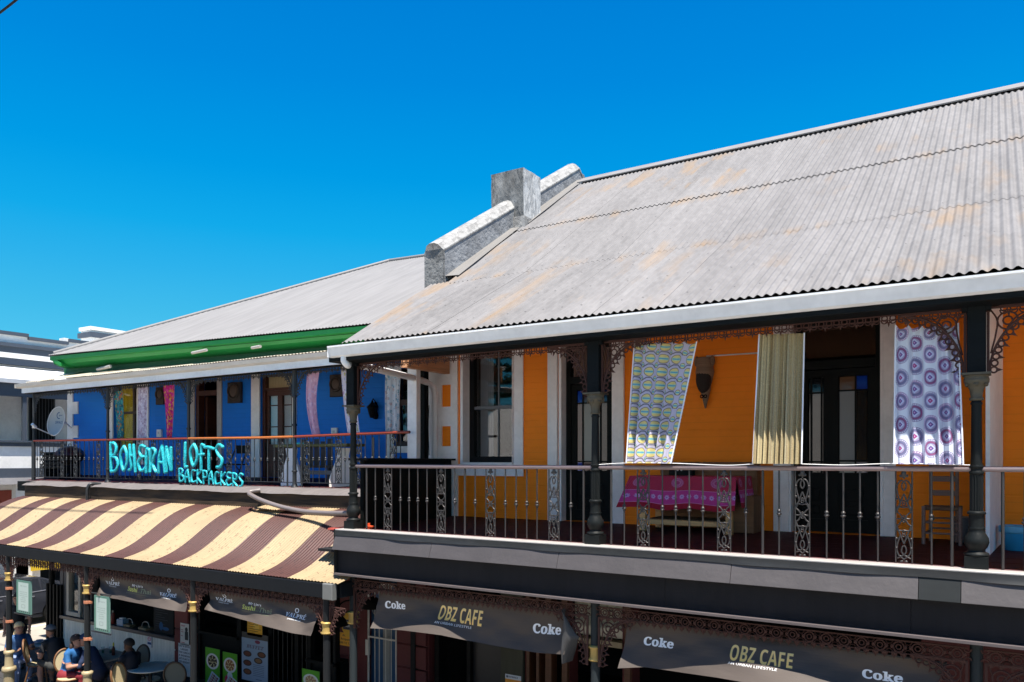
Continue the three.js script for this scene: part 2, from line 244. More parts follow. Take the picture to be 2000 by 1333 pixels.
// white quoin strip with two orange insets, trims and reveals
{ const w = WW - .035, x0 = X(834, w), x1 = X(893, w), xa = X(862, w), xb = X(880, w);
  const hs = [[752, 795], [833, 872]].map(([a, b]) => { const y1 = P(870, a, w).y, y0 = P(870, b, w).y; return rectPts(xa, xb, y0, y1); });
  M('quoin', extr(rectPts(x0, x1, FLOOR, 7.1), .034, -WW + .001, hs), mWhite, oh);
  M('window_trim', [box(x1 + .001, win.x0, FLOOR + .9, win.y0, -WW + .001, -w - .002), box(X(1003, w), X(1021, w), win.y0, 7.1, -WW + .001, -w), box(X(880, w) + .002, X(1023, w), P(950, 930, w).y, win.y0 - .001, -WW + .036, -w + .03), box(win.x0 - .05, win.x0, win.y0, 7.1, -WW + .001, -w)], mWhite, oh);
  M('window_reveal', [box(win.x0 + .001, win.x0 + .012, win.y0, win.y1, -WW - .24, -w), box(win.x1 - .012, win.x1 - .001, win.y0, win.y1, -WW - .24, -w), box(win.x0, win.x1, win.y0 + .001, win.y0 + .03, -WW - .24, -w + .02)], mWhite, oh);
  for (const [a, b, nm] of [[1070, 1089, d1], [1199, 1219, d1], [1511, 1541, d2], [1725, 1750, d2]]) M('door_trim', cbox(X(a, w), X(b, w), FLOOR + .001, 7.1, -WW + .001, -w + .02, .008), mWhite, oh);
  for (const d of [d1, d2]) M('door_reveal', [box(d.x0 - .04, d.x0 + .012, d.y0, d.y1, -WW - .2, -w), box(d.x1 - .012, d.x1 + .03, d.y0, d.y1, -WW - .2, -w)], mWhite, oh);
}
// sash window
{ const z = -WW - .2, { x0, x1, y0, y1 } = win, xm = x0 + (x1 - x0) * .58, ym = P(955, 795, WW).y, f = .06;
  const wn = M('window', [box(x0 + .012, x0 + f + .05, y0 + .03, y1, z - .08, z + .02), box(x1 - f, x1 - .012, y0 + .03, y1, z - .08, z + .02), box(x0 + f, x1 - f, y1 - f, y1, z - .08, z + .02), box(x0 + f, x1 - f, y0 + .03, y0 + .14, z - .08, z + .03)], mBlack, oh);
  M('sash', [box(x0 + f + .05, x1 - f, ym - .03, ym + .03, z - .05, z), box(xm - .013, xm + .013, y0 + .14, ym - .03, z - .05, z - .01), box(xm - .013, xm + .013, ym + .03, y1 - f, z - .05, z - .02)], mat(.12, .13, .14, .5), wn);
  for (const [a, b] of [[x0 + f + .05, xm - .013], [xm + .013, x1 - f]]) for (const [c, d] of [[y0 + .14, ym - .03], [ym + .03, y1 - f]]) M('pane', box(a, b, c, d, z - .032, z - .028), mGlass, wn);
  M('lace_curtain', grid(40, 2, (u, v) => [x0 + .12 + u * .3, y0 + .1 + v * (y1 - y0 - .15), z - .2 + .025 * Math.sin(u * 40), u, v]), mat(.55, .55, .56, .9, { transparent: true, opacity: .55 }), oh);
}
// stained-glass doors
const gl = { blue: glass(.01, .05, .35), brown: glass(.075, .04, .04), grey: glass(.2, .22, .2, .25), dark: glass(.012, .013, .016), navy: glass(.012, .02, .06), mesh: glass(.16, .18, .19, .3), tan: glass(.16, .09, .05) };
function leaf(parent, x0, x1, y0, y1, z, cols, rows, panes, m = mBlackDoor) {
  const g0 = y0 + (y1 - y0) * .36, st = .1; const xs = cols.map(c => x0 + st + (x1 - x0 - 2 * st) * c), ys = rows.map(c => g0 + (y1 - st - g0) * c);
  const lf = M('door', [box(x0, x0 + st, y0, y1, z - .05, z), box(x1 - st, x1, y0, y1, z - .05, z), box(x0 + st, x1 - st, y1 - st, y1, z - .05, z), box(x0 + st, x1 - st, g0 - .16, g0, z - .05, z), box(x0 + st, x1 - st, y0, y0 + .18, z - .05, z), box(x0 + st, x1 - st, y0 + .18, g0 - .16, z - .04, z - .02), cbox(x0 + st + .06, x1 - st - .06, y0 + .25, y0 + (g0 - y0) * .45, z - .03, z - .006, .008), cbox(x0 + st + .06, x1 - st - .06, y0 + (g0 - y0) * .52, g0 - .22, z - .03, z - .006, .008),
    ...xs.slice(1, -1).map(x => box(x - .012, x + .012, g0, y1 - st, z - .04, z - .004)), ...ys.slice(1, -1).map(y => box(x0 + st, x1 - st, y - .012, y + .012, z - .039, z - .005))], m, parent);
  panes.forEach((row, j) => row.forEach((p, i) => M('pane', box(xs[i] + .012, xs[i + 1] - .012, ys[j] + .012, ys[j + 1] - .012, z - .026, z - .02), gl[p] || p, lf)));
  return lf;
}
const mTransCurtain = mat(.2, .12, .1, .9, { map: streakT });
for (const d of [d1, d2]) { const z = -WW - .16, yt = d.y0 + 2.35; M('door_frame', [box(d.x0 + .012, d.x0 + .1, d.y0, d.y1, z - .1, z + .02), box(d.x1 - .09, d.x1 - .012, d.y0, d.y1, z - .1, z + .02), box(d.x0 + .1, d.x1 - .09, yt, yt + .12, z - .1, z + .03), box(d.x0 + .1, d.x1 - .09, d.y1 - .08, d.y1, z - .1, z + .02)], mBlackDoor, oh); M('transom_pane', box(d.x0 + .1, d.x1 - .09, yt + .12, d.y1 - .08, z - .04, z - .034), mGlass, oh); if (d === d1) M('transom_curtain', grid(30, 1, (u, v) => [d.x0 + .1 + u * .75, yt + .12 + v * .5, z - .09 + .02 * Math.sin(u * 50), u, v]), mTransCurtain, oh); }
leaf(oh, d1.x0 + .1, d1.x1 - .09, FLOOR + .01, FLOOR + 2.34, -WW - .17, [0, .2, .78, 1], [0, .12, .84, 1], [['blue', 'brown', 'dark'], ['brown', 'grey', 'dark'], ['blue', 'brown', 'navy']]);
{ const xm = (d2.x0 + d2.x1) / 2 - .08; leaf(oh, d2.x0 + .1, xm - .002, FLOOR + .01, FLOOR + 2.34, -WW - .2, [0, .2, .85, 1], [0, .12, .84, 1], [['navy', 'dark', 'dark'], ['dark', 'dark', 'dark'], ['dark', 'dark', 'dark']]);
  leaf(oh, xm + .002, d2.x1 - .09, FLOOR + .01, FLOOR + 2.34, -WW - .17, [0, .58, 1], [0, .13, .85, 1], [['grey', 'navy'], ['mesh', 'dark'], ['tan', 'blue']]); }
// white wedge-shaped partition beside the right-hand column, conduit on the wall
{ const g = extr([[-.075, 9.88], [-.035, 9.88], [.1, 11.58], [-.075, 11.58]], 3.1, 0); g.rotateX(-Math.PI / 2); M('partition', T(g, 0, FLOOR + .001, 0), mWhite, oh); }
M('conduit', [bar(P(1380, 696, WW - .02), P(1480, 690, WW - .02), .012), ], mWhiteP, oh);
// balcony deck
const deck = M('balcony_deck', [box(-8.25, 6, 3.66, FLOOR - .025, -10.6, -8.3), box(-9.2, 6, 3.66, FLOOR - .025, -WW, -10.601)], mBeam, oh);
for (let i = 0; i < 27; i++) { const z = -8.52 - i * .114; M('floor_board', box(-8.62, 6, FLOOR - .024, FLOOR + rr(-.0015, .0015), z - .111, z), mDeck, deck); }
M('deck_edge', box(-8.62, 6, FLOOR - .024, FLOOR + .003, -8.518, -8.44), mDeckEdge, deck);
M('ceiling', run([[-8.56, 6.82], [-WW + .002, 7.36], [-WW + .002, 7.4], [-8.56, 6.86]], -8.05, 6), mCeil, oh); M('ceiling', box(-9.2, -8.05, 7.13, 7.16, -WW, -10.3), mCeil, oh);
M('wall_plate', box(-8.75, -8.62, 6.62, 6.92, -11.54, -10.3), mCeil, oh);
// stepped balcony front: zinc ledge, wavy flashing, leaning upper boards, lower boards, lip
M('ledge', cbox(-8.27, 6, Yh(.0645, 8.37) - .02, Yh(.0645, 8.37), -8.44, -8.24, .005), mZinc, oh);
{ const yt = Yh(.0645, 8.37) - .018, n = 220; const top = [], bot = [];
  const g = grid(n, 3, (u, v) => { const x = -8.27 + u * 14.27, wob = .02 * Math.sin(x * 2.6) + .014 * Math.sin(x * 5.3 + 1) + .012 * Math.sin(x * 1.1 + 2); const dep = .075 + .4 * Math.max(-.03, wob * .5); return [x, yt - (1 - v) * dep, -8.235 + (1 - v) * (1 - v) * (.006 + .55 * Math.max(0, wob)), x, v]; });
  M('flashing', [g, box(-8.275, -8.268, Yh(.108, 8.3), yt + .02, -8.9, -8.22)], mFlash, oh); }
{ const y1 = Yh(.0645, 8.37) - .04, y0 = Yh(.0848, 8.22); let x = -8.265; const cuts = [845, 1093, 1430, 1795, 1878].map(p => X(p, 8.25)); cuts.push(1.7, 6);
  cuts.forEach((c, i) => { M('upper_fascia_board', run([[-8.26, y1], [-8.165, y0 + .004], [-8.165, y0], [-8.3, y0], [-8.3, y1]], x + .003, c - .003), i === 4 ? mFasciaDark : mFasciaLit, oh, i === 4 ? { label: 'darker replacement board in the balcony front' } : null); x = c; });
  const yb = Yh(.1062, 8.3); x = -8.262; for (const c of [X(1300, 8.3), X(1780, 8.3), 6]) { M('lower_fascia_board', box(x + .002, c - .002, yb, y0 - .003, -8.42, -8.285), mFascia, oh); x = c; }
  M('lip', run([[-8.2, yb - .004], [-8.2, yb - .03], [-8.44, yb - .045], [-8.44, yb - .004]], -8.262, 6), mat(.12, .1, .1, .5, { map: streakT }), oh); }
// columns
{ const g = columnGeos(P(1163, 768, WF).y - FLOOR, Yh(-.0905, WF) - FLOOR + .01);
  for (const x of colX) { const c = I('column', g.shaft, mColumn, oh, [x, FLOOR, -WF]); const nn = [['column_base', g.base, mColumn], ['capital', g.cap, mCap], ['post', g.post, mBeam]]; for (const [n, q, m] of nn) { const s = new THREE.Mesh(q, m); s.name = n; c.add(s); } } }
// railing
const railing = M('handrail', [tube([V(-8.1, RAILY, -WF - .01), V(-6, RAILY - .004, -WF - .012), V(-2, RAILY, -WF - .01), V(6, RAILY - .003, -WF - .01)], .027, 40, 10), box(-8.1, 6, FLOOR + .01, FLOOR + .02, -WF - .016, -WF - .004)], mRail, oh);
{ const kb = knobBar(RAILY - FLOOR - .02), sp = scrollPanel(RAILY - FLOOR - .02, .145), pl = merge([bar(V(0, 0, 0), V(0, RAILY - FLOOR - .02, 0), .015, 8)]);
  const w = WF + .01; const bays = [[['o', 716], ['k', 733], ['p', 757.5], ['k', 782], ['k', 799], ['k', 816], ['k', 834], ['p', 861.5], ['k', 888], ['o', 908], ['k', 928], ['p', 958], ['k', 987], ['k', 1008], ['k', 1029], ['k', 1049], ['p', 1082], ['k', 1115], ['o', 1140]], [['o', 1194], ['k', 1219.5], ['p', 1256.5], ['k', 1294], ['k', 1320], ['k', 1346.5], ['k', 1373], ['p', 1414.5], ['k', 1457], ['o', 1490], ['k', 1522], ['p', 1567.5], ['k', 1615], ['k', 1647.5], ['k', 1680], ['k', 1715], ['p', 1766], ['k', 1820], ['o', 1860]]];
  const xs = bays[1].map(b => [b[0], X(b[1], w)]); const all = [...bays[0].map(b => [b[0], X(b[1], w)]), ...xs, ...xs.filter((b, i) => i < 12).map(([t, x]) => [t, x + 3.98])];
  for (const [t, x] of all) I(t === 'p' ? 'scroll_panel' : t === 'k' ? 'baluster' : 'railing_post', t === 'p' ? sp : t === 'k' ? kb : pl, mRailIron, railing, [x, FLOOR + .01, -w]); }
// beam, frieze, brackets under the eaves
const BY = Yh(-.0908, WF);
M('beam', [cbox(-8.3, 6, BY, BY + .24, -8.56, -8.14, .008)], mBeam, oh);
for (let i = 0; i < 3; i++) { const a = colX[i] + .08, b = Math.min(colX[i + 1] - .08, 3.7); M('frieze', friezeRow(friezeUnit, .15, a + (i ? .1 : .02), b, BY, -WF), mIronBrown, oh); }
{ const br = bracket(.56, .62, 1), bl = bracket(.56, .62, -1); for (const x of colX) { I('bracket', br, mIronBrown, oh, [x + .075, BY - .01, -WF]); if (x > -8) I('bracket', bl, mIronBrown, oh, [x - .075, BY - .01, -WF]); } }
// gutter
{ const yT = EYE + .1105 * 8.0 / SN, yB = EYE + .0992 * 8.05 / SN, sec = [[-8.16, yB], [-8.12, yB], [-8.085, yB + .02], [-8.075, yB + .05], [-8.04, yT - .03], [-8.03, yT - .022], [-8.03, yT], [-8.045, yT], [-8.05, yT - .03], [-8.085, yB + .055], [-8.12, yB + .015], [-8.16, yB + .015]];
  M('gutter', [run(sec, -8.22, 6), box(-8.225, -8.215, yB, yT - .01, -8.16, -8.04)], mWhiteP, oh);
  M('fascia_board', box(-8.2, 6, yB + .018, yT + .05, -8.4, -8.36), mBlack, oh);
  const w = 8.15; M('downpipe', [tube([V(X(672, w), yB + .01, -w), V(X(672, w), yB - .06, -w), V(X(672, w) + .015, yB - .11, -w - .05), V(X(680, 8.4), P(680, 708, 8.4).y, -8.4)], .05, 20, 12), tube([V(X(680, 8.4), P(680, 708, 8.4).y, -8.4), P(840, 751, 11.35), P(846, 757, 11.43), P(849, 772, 11.45), P(849, 800, 11.45), V(X(849, 11.45), FLOOR, -11.45)], .057, 60, 12)], mWhiteP, oh); 
  M('cable', [tube([P(852, 780, 11.5), P(854, 800, 11.52), P(853, 850, 11.52), P(851, 895, 11.52)], .008, 16, 5), tube([P(838, 792, 11.54), P(836.5, 830, 11.54), P(838, 890, 11.54)], .006, 12, 5)], mBlack, oh); }
// roof
const EV = [8.08, EYE + 1.70], KN = [10.7, EYE + 3.08], RG = [16, EYE + 6.5];
const roofTex = tex(2048, 1024, (u, v) => { // 15.5 m x 9.7 m of paint, grime and rust, v up the slope
  const x = u * 15.5, s = v * 9.7; const n = fbm(u * 24, v * 5, 24, 101, 5), f = fbm(u * 120, v * 10, 120, 105, 3), st = fbm(u * 170, v * 4, 170, 109, 2);
  let c = .18 + .05 * (n - .5) + .05 * (f - .5) + .024 * (st - .5) + .05 * (fbm(u * 300, v * 90, 300, 111, 2) - .5); const band = .025 * (fbm(u * 19, v * 1, 19, 121, 2) - .5); c += band * 2;
  const rp = fbm(u * 26 + .3, v * 7.2, 26, 131, 4), rs = fbm(u * 60, v * 5, 60, 133, 3); const hz = s < 2.9 ? .015 : (s < 4.9 ? .05 : .085); let k = Math.max(0, Math.min(1, (rp - (.55 + hz)) * 8)) * Math.max(0, Math.min(1, (rs - .38) * 3.4)); k *= .5; const lap = Math.min(Math.abs(s - 2.93), Math.abs(s - 5.7)); if (lap < .3) k = Math.max(k, (1 - lap / .3) * .5 * Math.max(0, (fbm(u * 70, v * 9, 70, 137, 3) - .52) * 5)); const nail = Math.abs(((x / .27) % 1) - .5) < .03 && Math.abs(((s / .9) % 1) - .5) < .016; if (nail) c *= .6;
  return [c * 1.0 * (1 - k) + .27 * k, c * .962 * (1 - k) + .172 * k, c * .962 * (1 - k) + .085 * k];
});
roofTex.wrapS = roofTex.wrapT = THREE.ClampToEdgeWrapping;
const mRoof = new THREE.MeshStandardMaterial({ map: roofTex, roughness: .85, metalness: 0, side: THREE.DoubleSide });
const roofUV = s0 => (x, s) => [(x + 8.5) / 15.5, (s + s0) / 9.7];
const roof = M('roof', [run([[-8.3, EV[1] - .05], [-10.7, KN[1] - .12], [-16, RG[1] - .12], [-24, 7.4], [-24, 7.35], [-16, RG[1] - .2], [-10.7, KN[1] - .2], [-8.3, EV[1] - .11]], -7.98, 6)], mBlack, oh);
{ const lerp = (a, b, t) => [a[0] + (b[0] - a[0]) * t, a[1] + (b[1] - a[1]) * t]; const l1 = Math.hypot(KN[0] - EV[0], KN[1] - EV[1]), l2 = Math.hypot(RG[0] - KN[0], RG[1] - KN[1]), m = .44;
  const MD = lerp(KN, RG, m); const rows = [[lerp(EV, KN, 0), lerp(EV, KN, 1.03), 0, 0], [lerp(KN, RG, -.012), lerp(KN, RG, m + .02), .01, l1], [lerp(MD, RG, -.02), RG, .014, l1 + l2 * m]];
  const xs = []; for (let x = -8.02; x < 5.4; x += .81) xs.push(x);
  rows.forEach(([a, b, lf, s0], j) => xs.forEach((x, i) => { const x0 = j === 0 && i === 0 ? x + .04 : x; M('roof_sheet', corrugated(j ? Math.max(x0, -8.2) : x0, x + .818, [a, b], { skew: j === 0 && i === 0 ? .5 : 0, lift: lf + (i % 2) * .0015 + rr(0, i % 4 ? .0008 : .004), lift2: (i % 2) * .0015, uv: roofUV(s0) }), mRoof, roof); }));
  M('ridge_cap', [tube([V(-8.15, RG[1] + .03, -16), V(6, RG[1] + .03, -16)], .035, 2, 10), run([[-15.72, RG[1] - .135], [-16, RG[1] + .05], [-16, RG[1] + .065], [-15.71, RG[1] - .115]], -8.1, 6)], mat(.25, .238, .23, .6, gr()), roof); }
// party wall with rounded coping, chimney
{ const x0 = -8.63, x1 = -8.24, hi = .56; const prof = [[10.86, KN[1] - .35], [10.86, KN[1] + .62], [16, RG[1] + .3], [16.35, RG[1] + .28], [21, 8.0], [21, 6.8]];
  const side = prof.map(([w, y]) => [-w, y]); const g = extr(side.map(p => [-p[0], p[1]]), x1 - x0, 0); g.rotateY(Math.PI / 2); g.translate(x0, 0, 0);
  M('party_wall', g, mLimeDirty, oh);
  const cs = [[x0 - .015, -.12], [x0 - .015, .02], [x0 + .07, .13], [x0 + .14, .16], [x1 - .14, .16], [x1 - .07, .13], [x1 + .015, .02], [x1 + .015, -.0], [x1, -.02], [x0, -.02]];
  const seg = (a, b) => { const L = Math.hypot(b[0] - a[0], b[1] - a[1]), q = extr(cs, L, -L); q.rotateX(Math.atan2(b[1] - a[1], b[0] - a[0])); q.translate(0, a[1], -a[0]); return q; };
  M('coping', [seg([10.84, KN[1] + .63], [16.1, RG[1] + .34]), seg([16.1, RG[1] + .33], [21, 8.0])], mLime, oh);
  M('party_wall_end', [extr([...cs.slice(0, 8).map(([x, y]) => [x, y + KN[1] + .62]), [x1 + .01, KN[1] - .3], [x0 - .01, KN[1] - .45]], .05, -10.87)], mCement, oh);
  const cx0 = -8.78, cx1 = -8.0, cw0 = 13.2, cw1 = 13.88, ct = EYE + 5.9;
  const rough = (g, a) => { const p = g.attributes.position; for (let i = 0; i < p.count; i++) { const k = (fbm(p.getX(i) * 3 + 9, p.getY(i) * 3 + p.getZ(i) * 2 + 40, 512, 7, 3) - .5) * a; p.setXYZ(i, p.getX(i) + k, p.getY(i) + k * .6, p.getZ(i) - k); } g.computeVertexNormals(); return g; };
  const bg = new THREE.BoxGeometry(cx1 - cx0, 2.0, cw1 - cw0, 8, 16, 8); bg.translate((cx0 + cx1) / 2, ct - 1.0, -(cw0 + cw1) / 2);
  const fr = clean(bg.clone()), ps = fr.attributes.position, nf = [], of = []; for (let i = 0; i < ps.count; i += 3) (fr.attributes.normal.getZ(i) > .5 ? nf : of).push(i);
  const pick = l => { const g = new THREE.BufferGeometry(); for (const k of ['position', 'uv']) { const a = fr.attributes[k], o = []; for (const i of l) for (let q = 0; q < 3; q++) for (let c = 0; c < a.itemSize; c++) o.push(a.array[(i + q) * a.itemSize + c]); g.setAttribute(k, new THREE.Float32BufferAttribute(o, a.itemSize)); } return rough(g, .05); };
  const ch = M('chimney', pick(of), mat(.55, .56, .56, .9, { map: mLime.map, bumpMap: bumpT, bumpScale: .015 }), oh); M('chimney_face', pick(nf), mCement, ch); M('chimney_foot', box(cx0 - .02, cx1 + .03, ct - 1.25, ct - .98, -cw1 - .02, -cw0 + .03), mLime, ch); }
// lap flashing strips beside the party wall
M('roof_flashing', [[10.9, 13.1], [13.3, 16]].map(([a, b]) => { const f = w => KN[1] + (RG[1] - KN[1]) * (w - KN[0]) / (RG[0] - KN[0]); return grid(1, 1, (u, v) => { const w = a + (b - a) * v; return [-8.24 + u * .3 - (v * .1), f(w) + .065 - u * .02, -w]; }); }), mat(.21, .2, .19, .6, gr()), oh);
// ---- ground floor of the orange house
const GW = 11.2;
{ const holes = [[717, 775], [838, 982], [1030, 1112], [1113, 1216], [1235, 1800]].map(([a, b]) => { const y1 = a === 1113 ? 3.1 : 2.7; return rectPts(X(a, GW), X(b, GW), .13, y1); });
  M('ground_wall', extr(rectPts(X(652, GW), 6, 0, 3.62), .3, -GW - .3, holes), mMaroon, oh);
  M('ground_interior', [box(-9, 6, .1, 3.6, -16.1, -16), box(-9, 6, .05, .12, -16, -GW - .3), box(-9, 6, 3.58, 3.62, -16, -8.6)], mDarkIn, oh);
  for (const [a, b] of [[654, 690], [776, 836]]) for (let k = 0; k < 7; k++) { const y = .25 + k * .44; M('rustic_block', cbox(X(a, GW) + .01, X(b, GW) - .01, y, y + .41, -GW - .02, -GW + .035, .012), mMaroon, oh); }
  for (let k = 0; k < 7; k++) { const y = .25 + k * .44; M('rustic_block', cbox(X(812, GW) + .02, X(836, GW), y, y + .41, -GW + .02, -GW + .07, .012), mMaroon, oh); }
  M('pilaster', cbox(X(983, GW), X(1026, GW), .12, 3.4, -GW - .05, -GW + .09, .01), mat(.06, .062, .045, .8, { map: streakT }), oh);
  const a = X(717, GW), b = X(775, GW);
  const dr = M('blue_door', [box(a, b, .13, 2.7, -GW - .16, -GW - .12)], mat(.015, .08, .2, .5, gr()), oh); M('door_panel', [box(a + (b - a) * .42, a + (b - a) * .64, .2, 2.65, -GW - .12, -GW - .105)], mat(.3, .31, .3, .6, gr()), dr);
  const mG = mat(.6, .58, .54, .5, gr()), gt = M('security_gate', [box(a + .01, a + .04, .14, 2.62, -GW - .03, -GW), box(b - .04, b - .01, .14, 2.62, -GW - .03, -GW), box(a + .04, b - .04, 2.58, 2.62, -GW - .03, -GW), box(a + .04, b - .04, 1.55, 1.58, -GW - .02, -GW + .001), box(a - .03, a + .05, 1.2, 1.5, -GW - .03, -GW + .02)], mG, oh);
  for (const t of [.25, .4, .62, .8]) M('gate_bar', [box(a + (b - a) * t - .007, a + (b - a) * t + .007, .14, 2.58, -GW - .02, -GW - .006), ...[-1, 1].map(s => tube([V(a + (b - a) * t, 2.0, -GW - .01), V(a + (b - a) * t + s * .05, 2.06, -GW - .01), V(a + (b - a) * t + s * .03, 2.2, -GW - .01)], .006, 8, 4))], mG, gt);
  M('shop_frame', [[842, 850], [905, 912], [975, 981]].map(([p, q]) => box(X(p, GW), X(q, GW), .13, 2.7, -GW - .2, -GW - .1)), mBlack, oh); M('shop_door', box(X(912, GW), X(974, GW), .13, 2.5, -GW - .26, -GW - .2), mat(.02, .022, .026, .4, gr()), oh);
  const fr = M('wooden_frame', [[1031, 1037], [1050, 1056], [1068, 1080], [1100, 1111], [1222, 1234]].map(([p, q]) => cbox(X(p, GW), X(q, GW), .13, 2.95, -GW - .15, -GW + .06, .008)), mat(.14, .055, .025, .5, { map: woodT }), oh);
  const ya = P(1160, 1248, GW).y, yb = P(1160, 1195, GW).y + .1; M('cream_window', [box(X(1112, GW), X(1217, GW), ya - .09, ya, -GW - .12, -GW + .05), box(X(1158, GW), X(1163, GW), ya, yb, -GW - .1, -GW)], mat(.45, .38, .26, .7, gr()), oh); M('cafe_blind', grid(60, 1, (u, v) => [X(1114, GW) + u * (X(1215, GW) - X(1114, GW)), ya + v * .8, -GW - .16 + .02 * Math.sin(u * 40), u, v]), mat(.6, .55, .42, .9), oh); M('cafe_pane', box(X(1113, GW), X(1216, GW), ya, yb, -GW - .09, -GW - .085), mGlass, oh);
  // iron posts with gilt rings
  const ring = lathe([[.05, -.1], [.085, -.1], [.09, -.08], [.07, -.06], [.068, .04], [.088, .06], [.09, .08], [.055, .09]], 16), yR = P(697, 1206, WF).y;
  for (const x of colX) { const p = M('ground_column', [bar(V(x, .12, -WF), V(x, Yh(.109, WF), -WF), .062, 16, .055)], dull(.03, .038, .042, .45, gr()), oh); I('gilt_ring', ring, mGold, p, [x, yR, -WF]); }
  const yF = Yh(.1105, WF);
  for (let i = 0; i < 3; i++) M('deep_frieze', friezeRow(deepUnit, .17, colX[i] + .07, Math.min(colX[i + 1] - .07, 3.7), yF, -WF + .06), mIronBrown, oh);
  const br = bracket(.42, .6, 1, .012, .034), bl = bracket(.42, .6, -1, .012, .034); for (const x of colX) { I('ground_bracket', br, mIronBrown, oh, [x + .06, yF - .13, -WF + .06]); if (x > -8) I('ground_bracket', bl, mIronBrown, oh, [x - .06, yF - .13, -WF + .06]); }
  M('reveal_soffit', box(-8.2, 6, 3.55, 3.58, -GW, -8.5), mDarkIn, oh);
}
// bar counter closing the left end of the balcony
{ const b = thing('bar_counter', 'black panelled bar counter with overhanging top closing the left end of the orange balcony', 'counter', [-8.3, FLOOR, -10]); const a = P(708, 1035, 8.62), c = P(880, 1006, WW - .08);
  const dir = V(c.x - a.x, 0, c.z - a.z), L = dir.length(), an = Math.atan2(-dir.z, dir.x); const mk = (u0, u1, y0, y1, t0, t1) => { const g = box(u0, u1, y0, y1, t0, t1); g.rotateY(an); g.translate(-8.1, 0, -8.62); return g; };
  M('panel', mk(0, L, FLOOR, 5.0, -.02, .04), mBlackDoor, b); M('counter_top', mk(-.02, L + .02, 5.0, 5.035, -.22, .12), mBlack, b); M('skirting', mk(0, L, FLOOR, FLOOR + .09, -.045, -.02), mMaroon, b); M('end_post', mk(L - .05, L - .0, FLOOR + .001, 4.99, -.06, -.021), mMaroon, b); }
// ================= the blue house =================
const bh = thing('blue_house', 'blue house with green eaves, white veranda gutter and brown and cream striped tin awning', 'house', [-15, 0, -WW]);
const AL = 5.5 * Math.PI / 180, PVX = -22, TA = Math.tan(AL); // its wall and main roof stand 5.5 degrees out of line with the street front
const PR = (px, py, w) => { const u = (px - CX) / FOC, d = V(-SN + u * CS, (HY - py) / FOC, -(CS + u * SN)).applyAxisAngle(V(0, 1, 0), -AL), o = V(-PVX, 0, WW).applyAxisAngle(V(0, 1, 0), -AL).add(V(PVX, EYE, -WW)), t = (-w - o.z) / d.z; return o.addScaledVector(d, t); };
const XR = (px, w) => PR(px, HY, w).x;
const toW = v => v.clone().sub(V(PVX, 0, -WW)).applyAxisAngle(V(0, 1, 0), AL).add(V(PVX, 0, -WW));
const MR = (name, geos, m, parent, extra) => { const g = merge(geos).clone(); g.translate(-PVX, 0, WW); g.rotateY(AL); g.translate(PVX, 0, -WW); return M(name, g, m, parent, extra); };
const BF = 10.45, BFL = 4.47, yB = (px, py) => PR(px, py, WW).y, BT = 7.35;
const bw = { win: { x0: XR(221, WW), x1: XR(268, WW) }, door: { x0: XR(381, WW), x1: XR(425, WW) }, fd: { x0: XR(508, WW), x1: XR(572, WW) }, w2: { x0: XR(770, WW), x1: XR(827, WW) } };
const bx0 = XR(131, WW), bfl = 4.6;
